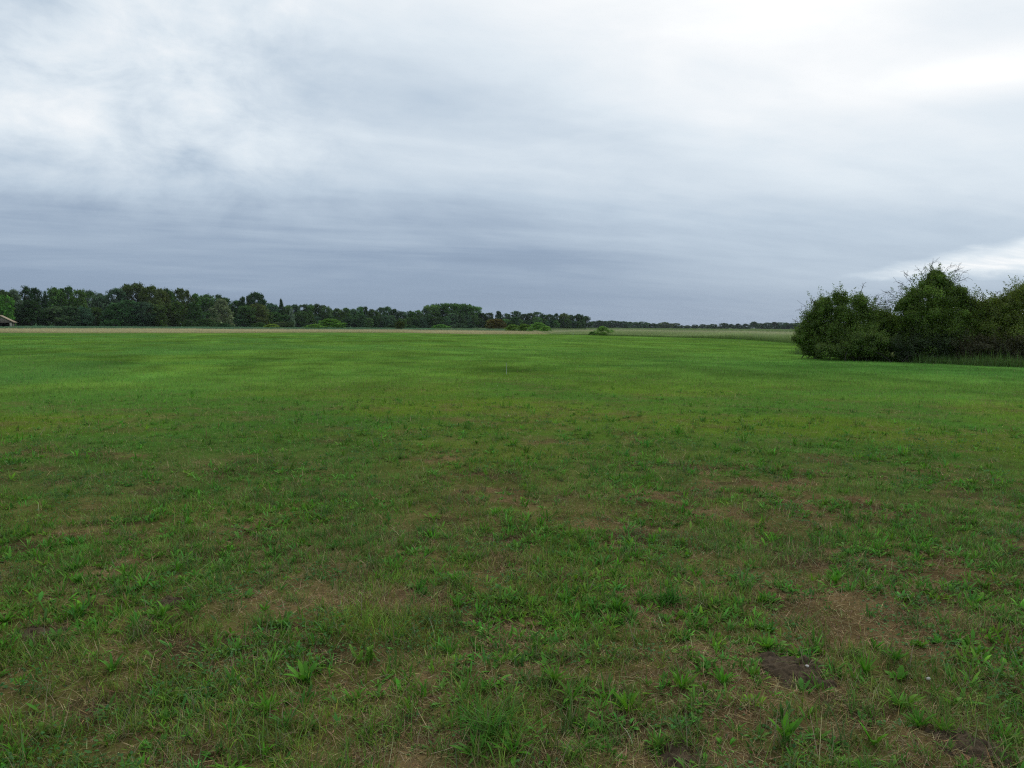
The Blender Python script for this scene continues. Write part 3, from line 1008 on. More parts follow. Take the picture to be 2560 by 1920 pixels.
def crown_lobes(kind, rs):
    """lobes of a crown one unit tall, about .8 wide"""
    L = []
    if kind == 'poplar':
        prof = lambda z: np.interp(z, [0, .1, .35, .65, .88, 1], [.22, .34, .40, .34, .18, .02])
        nz, rl = 60, .11
    elif kind == 'flat':
        prof = lambda z: np.interp(z, [0, .25, .5, .8, .93, 1], [.30, .36, .42, .47, .42, .22])
        nz, rl = 84, .11
    elif kind == 'willow':
        prof = lambda z: np.interp(z, [0, .1, .35, .6, .85, 1], [.42, .50, .52, .46, .30, .06])
        nz, rl = 74, .10
    elif kind == 'mound':
        prof = lambda z: np.interp(z, [0, .2, .5, .8, 1], [.50, .52, .44, .26, .04])
        nz, rl = 60, .13
    elif kind == 'loose':
        prof = lambda z: np.interp(z, [0, .2, .45, .7, .9, 1], [.28, .37, .43, .42, .30, .08])
        nz, rl = 56, .12
    else:
        prof = lambda z: np.interp(z, [0, .15, .4, .65, .86, 1], [.36, .44, .48, .46, .34, .08])
        nz, rl = 74, .12
    # a few big shoulders make the outline uneven
    sh = [(rs.uniform(0, 6.28), rs.uniform(.35, .95), rs.uniform(.72, 1.2)) for _ in range(9)]
    for k in range(nz):
        z = rs.uniform(.04, 1) ** .85
        th = rs.uniform(0, 6.28)
        f = 1.0
        for a0, z0, g in sh:
            dd = (1 - math.cos(th - a0)) * .8 + ((z - z0) / .2) ** 2
            f *= 1 + (g - 1) * math.exp(-dd)
        rad = float(prof(z)) * f * rs.uniform(.72, 1.0)
        rr = rl * rs.uniform(.7, 1.25)
        rad = max(0.0, rad - rr * .6)
        L.append((rad * math.cos(th), rad * math.sin(th), min(z, 1 - rr * .7), rr, rr, rr * (.85 if kind != 'willow' else 1.1)))
    for k in range(10):
        z = rs.uniform(.12, .75)
        L.append((rs.uniform(-.12, .12), rs.uniform(-.12, .12), z, .17, .17, .17))
    return L


PROTO = {}


def proto(kind, v):
    if (kind, v) not in PROTO:
        rs = random.Random(hash((len(kind) * 31 + ord(kind[0]), v)) & 0xffff)
        lob = crown_lobes(kind, rs)
        per = 210
        vv, qq, cc = lobes_to_leaves(lob, per, .028, (1, 1, 1), .30, 6, .3 if kind == 'willow' else 0)
        me = mesh_quads('crown', vv, qq, np.clip(cc, .3, 2.2))
        me.materials.append(CROWN)
        # trunk and limbs
        ps = [tube([(0, 0, -.02), (.006, 0, .25), (-.01, .008, .55), (.0, .0, .86)], .022, .004, 7)]
        for k in range(7):
            z = rs.uniform(.2, .7)
            th = rs.uniform(0, 6.28)
            l = rs.uniform(.15, .3)
            ps.append(tube([(0, 0, z), (math.cos(th) * l * .5, math.sin(th) * l * .5, z + l * .45), (math.cos(th) * l, math.sin(th) * l, z + l)], .010, .002, 5))
        tv, tq, _ = join(ps)
        tm = mesh_quads('trunk', tv, tq, None, True)
        tm.materials.append(BARK)
        PROTO[(kind, v)] = (me, tm)
    return PROTO[(kind, v)]


TINT = {
    'd': (.036, .064, .030), 'm': (.050, .088, .030), 'o': (.058, .076, .030), 's': (.135, .165, .125), 'b': (.075, .145, .034),
    't': (.056, .090, .056), 'p': (.062, .112, .040), 'r': (.088, .070, .032), 'y': (.125, .185, .040), 'g': (.085, .115, .062), 'l': (.10, .175, .045),
}


def forest_D(px):
    return float(np.interp(px, [-100, 0, 400, 800, 1200, 1475, 1480, 2100], [290, 300, 345, 450, 570, 655, 1180, 1250]))


def tree(name, px, ytop, half, kind, tint, D, label, group, cat='tree', variant=None, trunk=True, zbase=0.0, tone=1.0):
    top = at(px, ytop, D)
    x = top[0]
    w = half * D / FPX
    h = float(top[2]) - zbase
    v = variant if variant is not None else random.randrange(3)
    me, tm = proto(kind, v)
    gz = float(land(np.array([x]), np.array([D]))[0])
    rot = random.uniform(0, 6.28)
    wid = w / .42
    dep = wid if wid < h * 1.4 else (wid + h) / 2
    col = np.array(TINT[tint]) * np.array([1.85, 1.95, 1.45]) * tone * random.uniform(.72, 1.36) * np.array([random.uniform(.85, 1.12), 1, random.uniform(.85, 1.2)])
    if trunk:
        root = empty(name, (x, D, gz))
        parts = (obj('crown', me, None, root), obj('trunk', tm, None, root))
    else:
        root = obj(name, me, None)
        root.location = (x, D, gz)
        parts = (root,)
    for o in parts:
        o.rotation_euler = (0, 0, rot if abs(wid - dep) < .01 else 0)
        o.scale = (wid, dep, h)
    parts[0].color = (*col, 1)
    tag(root, label, cat, group)
    return root


# skyline of the wood, left to right: column, top row, half width, crown, colour, own label or None, short name as a landmark
WOOD = [
    (-24, 723, 26, 'dome', 'd', None, None), (6, 725, 18, 'dome', 'm', None, None),
    (32, 727, 20, 'willow', 's', 'pale silvery-topped tree behind the hut at the left end of the wood', 'the silvery-topped tree'),
    (68, 718, 17, 'loose', 'd', None, None), (90, 721, 15, 'loose', 'd', None, None), (112, 727, 9, 'poplar', 'd', None, None),
    (136, 719, 19, 'dome', 'm', None, None), (170, 718, 20, 'dome', 'm', None, None), (200, 725, 15, 'dome', 'm', None, None), (222, 728, 18, 'dome', 'm', None, None),
    (252, 734, 20, 'dome', 't', None, None),
    (286, 722, 24, 'loose', 't', 'tall grey-green tree leaning against the left flank of the tallest domed tree', 'the tall grey-green tree'),
    (313, 712, 15, 'loose', 'd', None, None),
    (342, 708, 27, 'dome', 'o', 'tallest tree of the wood, a broad dark olive dome', 'the tallest domed tree'),
    (377, 716, 24, 'dome', 'o', None, None), (400, 722, 14, 'dome', 'o', None, None), (416, 721, 13, 'dome', 'm', None, None), (446, 722, 17, 'loose', 'o', None, None),
    (467, 727, 12, 'loose', 'o', None, None), (486, 735, 12, 'loose', 'p', None, None), (515, 736, 22, 'dome', 'm', None, None), (545, 738, 15, 'loose', 'd', None, None),
    (563, 745, 12, 'dome', 'd', None, None), (592, 752, 15, 'dome', 'm', None, None), (606, 741, 9, 'loose', 'd', None, None), (622, 738, 9, 'loose', 'd', None, None),
    (640, 732, 18, 'dome', 'd', 'dark round-headed tree standing clear above its neighbours, left of the lone pointed poplar', 'the dark round-headed tree'),
    (657, 750, 10, 'dome', 'd', None, None), (676, 758, 15, 'dome', 't', None, None),
    (702, 747, 8, 'poplar', 'd', 'lone narrow pointed poplar rising above the wood', 'the pointed poplar'),
    (720, 763, 11, 'dome', 'm', None, None), (737, 761, 13, 'dome', 't', None, None), (760, 761, 13, 'dome', 't', None, None), (778, 761, 11, 'dome', 'm', None, None),
    (793, 759, 9, 'loose', 'd', None, None), (808, 763, 13, 'dome', 't', None, None), (824, 771, 10, 'loose', 'd', None, None), (842, 771, 13, 'dome', 'm', None, None),
    (865, 769, 11, 'loose', 'm', None, None), (884, 772, 11, 'dome', 't', None, None), (900, 766, 9, 'loose', 'p', None, None), (912, 766, 8, 'loose', 'd', None, None),
    (929, 773, 12, 'dome', 'd', None, None), (950, 769, 10, 'loose', 'd', None, None), (968, 767, 10, 'dome', 'm', None, None), (986, 773, 10, 'dome', 'd', None, None),
    (1004, 779, 12, 'dome', 't', None, None), (1027, 777, 11, 'dome', 'm', None, None), (1046, 776, 9, 'dome', 'm', None, None), (1062, 771, 10, 'loose', 't', None, None),
    (1080, 764, 13, 'flat', 'p', 'leftmost poplar of the tall flat-topped grove', None), (1101, 760, 14, 'flat', 'p', 'second poplar from the left in the flat-topped grove', None),
    (1123, 759, 14, 'flat', 'p', 'third poplar from the left in the flat-topped grove', None), (1146, 759, 14, 'flat', 'p', 'third poplar from the right in the flat-topped grove', None),
    (1167, 761, 14, 'flat', 'p', 'second poplar from the right in the flat-topped grove', None),
    (1186, 767, 12, 'flat', 'p', 'rightmost, lower-shouldered poplar of the flat-topped grove', 'the flat-topped poplar grove'),
    (1206, 783, 10, 'dome', 'd', None, None), (1224, 782, 11, 'dome', 'd', None, None), (1246, 777, 8, 'loose', 'd', None, None), (1266, 784, 11, 'dome', 'd', None, None),
    (1290, 778, 13, 'dome', 'd', None, None), (1312, 785, 10, 'dome', 'd', None, None), (1326, 783, 9, 'dome', 't', None, None), (1342, 780, 12, 'dome', 'd', None, None),
    (1360, 787, 10, 'dome', 't', None, None), (1374, 786, 9, 'dome', 'd', None, None), (1391, 784, 9, 'loose', 'd', None, None),
    (1409, 783, 11, 'dome', 'o', None, None), (1428, 787, 9, 'dome', 'd', None, None), (1446, 785, 10, 'dome', 'd', None, None),
    (1464, 790, 11, 'dome', 'd', 'last dark tree at the right end of the wood', 'the right end of the wood'),
]
FAR = [(1484, 803), (1500, 801), (1515, 802.5), (1530, 801.5), (1546, 803), (1560, 803), (1576, 804.5), (1590, 805), (1605, 804), (1620, 807), (1634, 808), (1649, 808),
       (1663, 805), (1677, 808.5), (1690, 808), (1704, 813), (1719, 813), (1736, 811.5), (1757, 810.5), (1772, 812), (1782, 810), (1801, 817), (1811, 807.5), (1828, 810),
       (1845, 809), (1864, 809), (1885, 804), (1902, 808), (1919, 806.5), (1936, 805), (1951, 806), (1966, 806.5), (1980, 808), (1994, 807), (2012, 808), (2030, 808), (2050, 809), (2075, 808)]
ORD = 'first second third fourth fifth sixth seventh eighth ninth tenth eleventh twelfth thirteenth fourteenth fifteenth sixteenth seventeenth eighteenth nineteenth twentieth'.split()
LOOK = {'d': 'dark green', 'm': 'mid green', 'o': 'olive-dark', 's': 'silvery', 'b': 'bright green', 't': 'grey-green', 'p': 'lighter green'}
SHAPE = {'dome': 'round-topped', 'loose': 'ragged', 'poplar': 'narrow', 'willow': 'drooping', 'flat': 'flat-topped'}


def make_wood():
    marks = sorted([(w[0], w[6]) for w in WOOD if w[6]] + [(1000, 'the small round-headed tree'), (1241, 'the reddish tree'), (1352, 'the bright bush cluster'), (825, 'the large domed bush'), (553, 'the silver willow')])
    cnt = {}

    def ordinal(px, key):
        left = [m for m in marks if m[0] < px]
        ref = ('right of ' + left[-1][1]) if left else 'from the left edge'
        k = cnt.get((key, ref), 0)
        cnt[(key, ref)] = k + 1
        return ORD[k], ref

    for px, yt, hw, kind, tint, label, _ in WOOD:
        D = forest_D(px) + random.uniform(4, 22)
        if label is None:
            o, ref = ordinal(px, 'sky')
            label = f'{LOOK[tint]} {SHAPE[kind]} wood tree, {o} treetop {ref}'
        tree('poplar_tree' if kind in ('flat', 'poplar') else 'tree', px, yt, hw * (1.5 if kind not in ('flat', 'poplar') else 1.75 if kind == 'flat' else 1.2), kind, tint, D, label, 'trees of the wood')
    # lower trees along the front of the wood
    px = -10.0
    while px < 1460:
        D = forest_D(px) - random.uniform(2, 14)
        sky_y = np.interp(px, [w[0] for w in WOOD], [w[1] for w in WOOD])
        base_y = hor(px) + EYE * FPX / D
        yt = sky_y + (base_y - sky_y) * random.uniform(.30, .55)
        hw = (base_y - yt) * random.uniform(.42, .6)
        tint = random.choice('dddtmotmpdt' if px < 700 else 'dddtdmtpt')
        if abs(px - 552) > 40:
            o, ref = ordinal(px, 'front')
            tree('tree', px, yt, hw, random.choice(['dome', 'dome', 'loose', 'mound']), tint, D, f'lower {LOOK[tint]} front tree of the wood, {o} {ref}', 'lower trees at the front of the wood')
        px += hw * random.uniform(.85, 1.25)
    tree('tree', 6, 738, 24, 'dome', 'b', 285, 'bright green tree right behind the hut at the left edge', 'trees of the wood')
    tree('willow_tree', 553, 750, 31, 'willow', 's', 352, 'broad silver-grey willow standing in front of the wood', 'trees of the wood')
    tree('tree', 483, 757, 20, 'dome', 'm', 345, 'round mid green tree just left of the silver-grey willow', 'trees of the wood')
    tree('tree', 728, 772, 9, 'willow', 's', 415, 'small pale silvery tree just right of the pointed poplar', 'trees of the wood')
    # distant row
    marks[:] = [(1474, 'the right end of the wood'), (1700, 'its paler clump'), (1885, 'its tallest tree')]
    for i, (px, yt) in enumerate(FAR):
        D = forest_D(px) + random.uniform(-15, 25)
        hw = (hor(px) + 2.4 - yt) * random.uniform(.75, 1.05)
        tint = 'g' if 1650 < px < 1695 else random.choice('ddtd')
        if abs(px - 1885) < 1:
            lab = 'tallest round tree of the distant hazy row on the right'
        else:
            o, ref = ordinal(px, 'far')
            lab = f'{"paler" if tint == "g" else "dark bluish"} tree in the distant row, {o} {ref}'
        tree('distant_tree', px, yt, hw * 1.05, random.choice(['dome', 'dome', 'mound']), tint, D, lab, 'trees of the distant row', trunk=False)
    # the dark depth of both woods behind the edge trees
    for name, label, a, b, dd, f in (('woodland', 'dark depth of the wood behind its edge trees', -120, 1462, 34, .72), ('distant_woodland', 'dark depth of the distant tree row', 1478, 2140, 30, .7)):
        lobs = []
        p = a
        while p < b:
            D = forest_D(p) + dd
            sk = np.interp(p, [w[0] for w in WOOD] + [w[0] for w in FAR], [w[1] for w in WOOD] + [w[1] for w in FAR])
            top = at(p, sk, D)[2] * f
            x = col_x(p, D)
            step = (5.0 if p < 1474 else 9.0)
            for k in range(7):
                z = top * rng.uniform(.02, .92)
                lobs.append((x + rng.normal(0, 1.5), D + rng.normal(0, 3), z, step * .75, step * .75, top * .22))
            p += step * FPX / D * .8
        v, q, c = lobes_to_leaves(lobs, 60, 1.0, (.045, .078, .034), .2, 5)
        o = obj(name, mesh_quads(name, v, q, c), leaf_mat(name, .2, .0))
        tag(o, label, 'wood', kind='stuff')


# shrubs standing in the rough grass: column, top row, half width, kind, tint, D, label
SHRUBS = [
    (472, 799, 14, 'loose', 'd', 325, 'dark upright bush at the foot of the wood, left of the pale low bush'),
    (515, 797, 26, 'mound', 'm', 300, 'pale green low wide bush in front of the wood, left of the silver willow'),
    (558, 808.5, 20, 'mound', 'd', 290, 'dark flat bush at the foot of the silver willow'),
    (650, 806, 16, 'mound', 'm', 300, 'green bush behind and left of the yellow-green bush'),
    (680, 810, 17, 'mound', 'y', 262, 'small yellow-green bush at the edge of the straw-coloured grass'),
    (702, 804, 13, 'dome', 'g', 275, 'left half of the pair of rounded grey-green bushes'),
    (718, 804.5, 13, 'dome', 'g', 277, 'right half of the pair of rounded grey-green bushes'),
    (825, 797, 32, 'mound', 'l', 262, 'large bright green domed bush with long low left side'),
    (787, 811, 24, 'mound', 'l', 258, 'low bright bush forming the left tail of the large domed bush'),
    (1000, 804, 11, 'dome', 'o', 250, 'small round-headed tree standing alone in the rough grass before the wood'),
    (980, 812, 13, 'mound', 'd', 330, 'low dark bush left of the small round-headed tree'),
    (1026, 812, 14, 'mound', 'd', 330, 'low dark bush right of the small round-headed tree'),
    (1102, 811, 20, 'mound', 'p', 330, 'low light green bush under the flat-topped poplars'),
    (1150, 808.5, 16, 'mound', 't', 335, 'grey-green bush under the flat-topped poplars'),
    (1178, 811, 11, 'mound', 't', 332, 'smaller grey-green bush at the right foot of the flat-topped poplars'),
    (1241, 797, 20, 'dome', 'r', 285, 'round reddish-brown tree in front of the wood'),
    (1282, 811, 17, 'mound', 'p', 200, 'rounded green bush, leftmost of the bush cluster right of the reddish tree'),
    (1311, 809.5, 15, 'mound', 'p', 197, 'rounded bush second from left in the cluster right of the reddish tree'),
    (1346, 806, 22, 'mound', 'l', 190, 'tallest bright-topped bush of the cluster right of the reddish tree'),
    (1365, 815, 12, 'mound', 'p', 186, 'low dark-sided bush at the right end of the cluster'),
    (1507, 815.5, 15, 'mound', 'p', 138, 'lone leafy bush at the edge of the mown field, in front of the distant row'),
    (1480, 829, 8, 'mound', 'p', 137, 'very low bush against the left side of the lone leafy bush'),
    (1528, 824, 7, 'loose', 'p', 139, 'small leaning bush against the right side of the lone leafy bush'),
]


def make_shrubs():
    for px, yt, hw, kind, tint, D, label in SHRUBS:
        nm = 'small_tree' if 'tree' in label.split(' in ')[0].split(' standing')[0].split(' bush')[0] and 'bush' not in label.split(',')[0] else 'bush'
        tree(nm, px, yt, hw * 1.3, kind, {'p': 'l', 'm': 'p', 'd': 'd'}.get(tint, tint), D, label, None if nm == 'small_tree' else 'bushes in the rough grass', 'tree' if nm == 'small_tree' else 'bush', trunk=(nm == 'small_tree'), tone=.95)
    for o in list(COL.objects):
        if 'group' in o.keys() and o['group'] is None:
            del o['group']


# ------------------------------------------------------------------ the big bushes on the right
BUSH_LEAF = leaf_mat('bush_leaf', .42, .02)
TWIG = plain_mat('twig', (.05, .042, .038), .9, 20, .3)


def bush(name, label, lobes, D, base_px, c, n_leaf, stems, twigs, shoots, leaf=.068, squash=.62):
    """lobes: (px, py, radius px, depth offset m)"""
    k = D / FPX
    bx, by = col_x(base_px, D), D
    gz = float(land(np.array([bx]), np.array([by]))[0])
    root = empty(name, (bx, by, gz))
    off = np.array([bx, by, gz])
    L = []
    for px, py, pr, dz in lobes:
        p = at(px, py, D + dz) - off
        r = pr * k * .92
        L.append((p[0], p[1], max(p[2], r * .35), r, r * 1.15, r))
    parts = [lobes_to_leaves(L, n_leaf * 1.55 / len(L), leaf, c, .26, 13, 0, .7)]
    # leafy shoots standing out of the outline
    C, N = [], []
    for l in L:
        for _ in range(6):
            d = rng.normal(0, 1, 3)
            d[2] = abs(d[2]) * .8 + .1
            d /= np.linalg.norm(d)
            ln_ = rng.uniform(.18, .55) + .12 * l[3]
            m = 44
            t = rng.random(m) ** 1.2
            C.append(np.array(l[:3]) + d * (l[3] * 1.05 + ln_ * t[:, None]) + np.array([0, 0, .10]) * (t ** 2)[:, None] + rng.normal(0, 1, (m, 3)) * (.075 * (1.2 - t))[:, None])
            N.append(rng.normal(0, .8, (m, 3)) + d * .6)
    for px, py, ln, lean in shoots:
        p = at(px, py, D) - off
        m = 46
        t = rng.random(m)
        ll = ln * k
        cc = p + np.stack([lean * ll * t, rng.normal(0, .05, m), -ll * (1 - t)], -1) + rng.normal(0, 1, (m, 3)) * (.11 * (1.15 - t))[:, None]
        C.append(cc)
        N.append(rng.normal(0, 1, (m, 3)) + np.array([0, 0, .4]))
    if C:
        C, N = np.concatenate(C), np.concatenate(N)
        parts.append(leaf_quads(C, N, leaf * rng.uniform(.6, 1.2, len(C)), hsv_jit(np.repeat(np.array(c)[None], len(C), 0), .2)))
    v, q, cc = join(parts)
    v[:, 2] = np.maximum(v[:, 2], .01)
    obj('foliage', mesh_quads('foliage', v, q, np.clip(cc, 0, .5)), BUSH_LEAF, root)
    ps = []
    La = np.array(L)
    for i in range(stems):
        l = La[rng.integers(len(La))]
        e = l[:3] + rng.normal(0, .3, 3) * l[3]
        s = np.array([rng.normal(0, .9), rng.normal(0, .5), -.05])
        mid = s * .45 + e * .55 + np.array([0, 0, .35]) * rng.uniform(.2, 1)
        ps.append(tube([s, s * .7 + mid * .3 + np.array([0, 0, .25]), mid, e], rng.uniform(.014, .03), .006, 5))
    tv, tq, _ = join(ps)
    obj('stems', mesh_quads('stems', tv, tq, None, True), TWIG, root)
    ps = []
    for px, py, qx, qy in twigs:
        a, b = at(px, py, D) - off, at(qx, qy, D) - off
        b[1] += rng.normal(0, .3)
        ln = np.linalg.norm(b - a)
        m1 = a + (b - a) * .4 + rng.normal(0, .08, 3) * ln
        m2 = a + (b - a) * .72 + rng.normal(0, .08, 3) * ln
        ps.append(tube([a - (b - a) * .4, a, m1, m2, b], .012, .005, 4))
        for j in range(7):
            t = rng.uniform(.25, .98)
            s = a + (b - a) * t
            d = (b - a) / ln + rng.normal(0, .75, 3)
            e = s + d / np.linalg.norm(d) * ln * rng.uniform(.12, .34)
            e2 = e + (d / np.linalg.norm(d) + rng.normal(0, .5, 3)) * ln * .14
            ps.append(tube([s, (s + e) / 2 + rng.normal(0, .02, 3), e, e2], .0065, .004, 4))
        tv, tq, _ = join(ps)
        obj('bare_twig', mesh_quads('bare_twig', tv, tq, None, True), TWIG, root)
        ps = []
    tag(root, label, 'bush', 'big bushes on the right')


def make_right_bushes():
    bush('hawthorn_bush', 'tallest ragged bush on the right with bare twigs sticking out of its top',
         [(2340, 702, 26, 0), (2318, 720, 25, 0), (2362, 718, 27, 0), (2288, 738, 26, -.3), (2262, 762, 25, -.2), (2335, 750, 40, -.5), (2388, 738, 28, 0), (2408, 756, 27, .2),
          (2300, 785, 45, -.6), (2355, 790, 50, -.7), (2410, 795, 42, -.3), (2265, 800, 32, -.4), (2310, 835, 52, -.9), (2370, 845, 55, -1), (2420, 840, 45, -.6), (2290, 872, 42, -.9),
          (2350, 882, 42, -1.1), (2410, 880, 42, -.8), (2300, 820, 60, 1.2), (2360, 815, 60, 1.4), (2420, 825, 55, 1.2), (2250, 835, 50, .8), (2330, 860, 60, .9), (2400, 862, 60, .9), (2340, 688, 14, 0), (2352, 765, 30, 1.2), (2290, 770, 25, 1.0)],
         38.5, 2345, (.118, .188, .026), 60000, 16,
         [(2300, 705, 2318, 655), (2312, 700, 2304, 668), (2352, 700, 2372, 664), (2365, 705, 2395, 672), (2380, 712, 2402, 686), (2290, 712, 2264, 682), (2285, 725, 2252, 703), (2262, 742, 2222, 726),
          (2255, 752, 2205, 742), (2252, 765, 2192, 757), (2350, 695, 2352, 664), (2248, 775, 2212, 772), (2390, 705, 2420, 694), (2372, 698, 2388, 664), (2376, 702, 2410, 678), (2310, 696, 2286, 672), (2322, 690, 2326, 658), (2262, 738, 2236, 716), (2258, 750, 2214, 728), (2250, 770, 2206, 766), (2280, 712, 2262, 690)],
         [(2340, 672, 26, .1), (2286, 686, 14, 0), (2284, 698, 24, .1), (2396, 704, 24, -.1), (2418, 726, 24, .1), (2372, 696, 20, .1), (2312, 690, 22, -.1), (2268, 716, 18, -.2)])
    bush('hawthorn_bush', 'bush at the left end of the right-hand thicket with several leafy peaks',
         [(2066, 762, 22, 0), (2102, 750, 24, 0), (2150, 758, 24, 0), (2085, 785, 34, 0), (2130, 785, 38, -.2), (2165, 785, 26, 0), (2040, 812, 28, .1), (2075, 825, 40, -.3), (2125, 825, 44, -.5),
          (2175, 820, 36, -.3), (2208, 812, 30, 0), (2018, 843, 28, .2), (2050, 862, 30, -.2), (2100, 865, 38, -.6), (2150, 868, 40, -.8), (2200, 862, 40, -.6), (2240, 850, 34, -.3), (2032, 872, 20, 0),
          (2222, 800, 20, .4), (2052, 772, 26, 0), (2036, 792, 26, 0), (2018, 818, 28, .1), (2002, 846, 24, .2), (2022, 866, 24, .1), (2046, 882, 18, 0), (2200, 788, 28, .3), (2226, 806, 30, .4), (2216, 828, 32, .3), (2100, 810, 50, .9), (2160, 812, 50, .9), (2205, 835, 45, .9), (2120, 850, 55, .8), (2060, 845, 40, .6), (2190, 860, 50, .7)],
         39.5, 2110, (.124, .196, .030), 52000, 14,
         [(2028, 800, 1996, 772), (2022, 806, 2000, 786), (2034, 792, 2024, 758), (2040, 785, 2036, 754), (2180, 762, 2198, 742), (2186, 770, 2214, 752), (2010, 815, 1994, 800), (2030, 795, 2008, 762), (2184, 758, 2206, 736), (2190, 772, 2222, 768), (2152, 730, 2156, 708), (2046, 770, 2030, 745)],
         [(2058, 730, 44, .05), (2074, 737, 34, -.05), (2101, 718, 42, .02), (2112, 728, 30, .1), (2124, 737, 30, .1), (2152, 728, 42, -.05), (2168, 740, 28, .1), (2040, 752, 32, -.1), (2090, 730, 26, -.1),
          (2138, 740, 24, 0), (2186, 762, 22, .1)])
    bush('hawthorn_bush', 'bush cut by the right edge of the photograph, with a fresh light green top',
         [(2556, 732, 30, .6), (2530, 755, 32, .3), (2500, 765, 26, .2), (2475, 772, 28, .2), (2455, 782, 26, .4), (2580, 745, 40, .5), (2610, 770, 50, .3), (2480, 805, 40, -.2), (2530, 805, 48, -.3),
          (2590, 815, 55, -.4), (2460, 835, 42, -.4), (2510, 850, 50, -.6), (2570, 860, 55, -.7), (2630, 850, 55, -.5), (2450, 875, 40, -.6), (2500, 888, 42, -.8), (2560, 895, 45, -.9), (2620, 895, 50, -.9), (2470, 830, 60, 1.2), (2530, 830, 60, 1.2), (2432, 768, 26, .5), (2442, 788, 32, .5), (2428, 800, 34, .5), (2590, 830, 60, 1.2), (2490, 870, 60, 1), (2560, 790, 50, 1.2), (2500, 800, 45, 1.0)],
         38.0, 2540, (.140, .190, .028), 52000, 12,
         [(2470, 750, 2478, 730), (2500, 748, 2506, 732), (2455, 760, 2446, 742), (2512, 742, 2518, 722)],
         [(2560, 700, 30, 0), (2542, 712, 30, -.1), (2522, 730, 26, 0), (2500, 740, 22, 0), (2472, 742, 26, .1), (2580, 705, 30, .1), (2440, 752, 26, .1), (2452, 746, 24, -.1)])
    bush('bramble_bush', 'low light-leaved bramble at the front foot of the left-end bush',
         [(2150, 850, 24, 0), (2180, 842, 22, 0), (2125, 868, 22, 0), (2200, 862, 26, 0), (2165, 872, 24, -.1), (2090, 878, 18, 0), (2060, 876, 20, .2)],
         37.6, 2150, (.125, .190, .036), 8000, 8, [], [(2178, 818, 16, .2), (2160, 828, 16, -.1), (2194, 836, 16, .2), (2120, 850, 14, -.2)])
    bush('bramble_bush', 'low dark bramble in front of the tallest ragged bush',
         [(2250, 868, 30, 0), (2290, 860, 32, 0), (2330, 868, 32, 0), (2370, 864, 34, 0), (2270, 892, 22, -.1), (2320, 894, 22, -.1), (2365, 896, 22, -.1)],
         37.0, 2310, (.052, .080, .026), 9000, 8, [], [(2282, 828, 14, .1), (2340, 836, 14, .1)])  # leaf colour darkened for the shade under the overhanging crowns
    bush('bramble_bush', 'low brownish bramble at the foot of the bush cut by the right edge',
         [(2410, 872, 34, 0), (2450, 866, 34, 0), (2490, 872, 36, 0), (2530, 870, 38, 0), (2575, 876, 38, 0), (2420, 898, 24, -.1), (2480, 900, 26, -.1), (2540, 904, 26, -.1), (2610, 890, 40, 0)],
         36.4, 2490, (.072, .070, .028), 11000, 8, [], [])  # brownish leaves, their colour also lowered for shade beneath the crowns
    # uncut grass along the foot of the thicket
    n = 16000
    px = rng.uniform(2005, 2720, n)
    line = np.interp(px, [2000, 2040, 2200, 2560, 2720], [884, 889, 900, 917, 924])
    v = np.array([ground_pt(a, b) for a, b in zip(px, line)])
    v = v + np.stack([rng.normal(0, .25, n), np.abs(rng.normal(0, .9, n))], -1)
    h = rng.gamma(3, .333, n) * .27 * (.3 + 1.4 * fbm(px / 40.0, px * 0, 3, 3))
    c = hsv_jit(np.repeat(np.array([[.085, .150, .032]]), n, 0), .25)
    vv, q, cc = blades(with_z(v[:, 0], v[:, 1], -.01), rng.uniform(0, 6.283, n), h, rng.uniform(.008, .018, n), np.abs(rng.normal(.15, .15, n)), rng.uniform(.1, .8, n), c, c * 1.15, 3)
    tag(obj('uncut_grass', mesh_quads('uncut_grass', vv, q, cc), leaf_mat('uncut_grass', .3, .02)), 'dark uncut grass along the foot of the right-hand thicket', 'grass', kind='stuff')


# ------------------------------------------------------------------ hut and marker
def box(c, s, rot=None):
    v = np.array([[x, y, z] for x in (-.5, .5) for y in (-.5, .5) for z in (-.5, .5)]) * np.array(s)
    if rot is not None:
        v = v @ np.array(rot).T
    v = v + np.array(c)
    q = np.array([[0, 1, 3, 2], [4, 6, 7, 5], [0, 4, 5, 1], [2, 3, 7, 6], [0, 2, 6, 4], [1, 5, 7, 3]])
    return v, q, np.full((8, 3), .5)


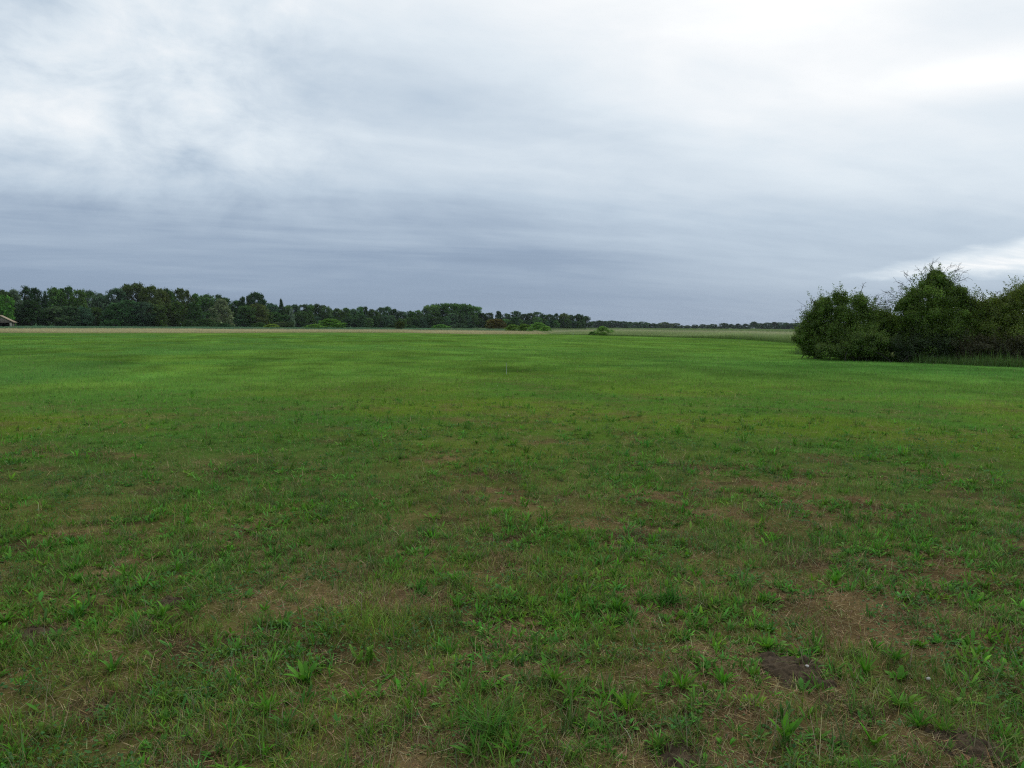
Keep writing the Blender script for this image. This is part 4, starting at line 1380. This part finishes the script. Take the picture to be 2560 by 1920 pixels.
def make_hut():
    D = 214.0
    x = col_x(-3, D)
    root = empty('hut', (x, D, float(land(np.array([x]), np.array([D]))[0])))
    root.rotation_euler = (0, 0, R(27))
    tag(root, 'small wooden field hut with tan pitched roof and open front at the left edge', 'hut')
    k = D / FPX
    hw, ln, ze, zr = 3.15, 6.0, 1.95, 3.75          # half width, length, eaves, ridge
    ov = .55
    tile = plain_mat('roof_tile', (.36, .28, .19), .85, 3, .22, .3, (1, 6, 6))
    board = plain_mat('weathered_board', (.34, .27, .22), .9, 3, .25, .2, (8, 8, .6))
    pale = plain_mat('pale_post', (.46, .43, .33), .85, 6, .2)
    dark = plain_mat('dark_board', (.06, .05, .045), .95, 4, .3)
    # two roof slopes meeting at the ridge
    sl = math.atan2(zr - ze, hw)
    lenS = math.hypot(hw, zr - ze) + ov
    for s in (-1, 1):
        cx = s * (math.cos(sl) * lenS / 2 + .05)
        cz = zr - math.sin(sl) * lenS / 2 + .04
        rm = Matrix.Rotation(s * sl, 3, 'Y')
        v, q, _ = box((cx, ln / 2, cz), (lenS, ln + 1.0, .12), rm)
        obj('roof_slope', mesh_quads('roof_slope', v, q), tile, root)
    v, q, _ = box((0, ln / 2, zr + .06), (.3, ln + 1.0, .1))
    obj('ridge_cap', mesh_quads('ridge_cap', v, q), tile, root)
    # boarded gable over the open front
    nb = 14
    ps = []
    for i in range(nb):
        xa, xb = -hw + 2 * hw * i / nb, -hw + 2 * hw * (i + 1) / nb
        xm = (xa + xb) / 2
        top = zr - abs(xm) / hw * (zr - ze) - .22
        if top > ze + .02:
            ps.append(box((xm, 0, (ze - .1 + top) / 2), (xb - xa - .02, .06, top - ze + .1)))
    v, q, _ = join(ps)
    obj('gable', mesh_quads('gable', v, q), board, root)
    v, q, _ = box((0, 0, ze - .2), (2 * hw, .16, .16))
    obj('lintel', mesh_quads('lintel', v, q), board, root)
    for px, py, w in ((hw - .28, 0, .55), (-hw + .28, 0, .55), (hw - .1, 2.6, .26), (-hw + .1, 2.6, .26), (-.6, 0, .2)):
        v, q, _ = box((px, py + .0, (ze - .28) / 2 - .02), (w, .22, ze - .30))
        obj('post', mesh_quads('post', v, q), pale, root)
    v, q, _ = box((0, ln, 1.2), (2 * hw, .1, 2.6))
    obj('back_wall', mesh_quads('back_wall', v, q), dark, root)
    v, q, _ = box((-hw, ln / 2 + .2, .9), (.1, ln - .6, 1.8))
    obj('side_wall', mesh_quads('side_wall', v, q), dark, root)
    v, q, _ = box((hw - .12, ln * .72, .9), (.1, ln * .5, 1.8))
    obj('side_wall', mesh_quads('side_wall', v, q), dark, root)


def make_marker():
    x, y = ground_pt(1432.5, 839.5)
    white = plain_mat('white_paint', (.8, .8, .76), .6, 8, .08)
    n = 10
    prof = [(.0, -.1), (.055, -.1), (.055, .42), (.062, .42), (.05, .47), (.0, .49)]
    v = np.array([(r * math.cos(6.2832 * j / n), r * math.sin(6.2832 * j / n), z) for r, z in prof for j in range(n)])
    q = np.array([(i * n + j, i * n + (j + 1) % n, (i + 1) * n + (j + 1) % n, (i + 1) * n + j) for i in range(len(prof) - 1) for j in range(n)])
    o = obj('marker_post', mesh_quads('marker_post', v, q, None, True), white)
    o.location = (x, y, float(land(np.array([x]), np.array([y]))[0]))
    tag(o, 'short white marker post at the edge of the mown field', 'post')


def make_streak_rod():  # thin rod added in place of a faint pale upright streak
    x, y = ground_pt(1266, 938)
    gz = float(land(np.array([x]), np.array([y]))[0])
    grey = plain_mat('pale_rod', (.42, .45, .36), .8, 20, .15)
    v, q, _ = tube([(0, 0, -.08), (.002, 0, .1), (-.002, .003, .22), (-.006, .0, .38)], .010, .007, 6)
    o = obj('streak_rod', mesh_quads('streak_rod', v, q, None, True), grey)
    o.location = (x, y, gz)
    tag(o, 'thin pale stake standing in for a faint streak in the middle of the mown field', 'rod')


def make_haze():
    s = 7600.0
    v, q, _ = box((0, 0, 13.0), (2 * s, 2 * s, 30.0))
    m, t = new_mat('haze')
    p = t.nodes.new('ShaderNodeVolumePrincipled')
    p.inputs['Color'].default_value = (.86, .92, 1.0, 1)
    p.inputs['Density'].default_value = HAZE
    o = t.nodes.new('ShaderNodeOutputMaterial')
    t.links.new(p.outputs[0], o.inputs['Volume'])
    tag(obj('haze', mesh_quads('haze', v, q), m), 'thin bluish haze over the far fields', 'haze', kind='stuff')


HAZE = 0.00005
make_ground()
make_wood()
make_shrubs()
make_right_bushes()
make_tall_grass()
make_grass()
make_weeds()
make_mounds()
make_plants()
make_hut()
make_marker()
make_streak_rod()
make_haze()
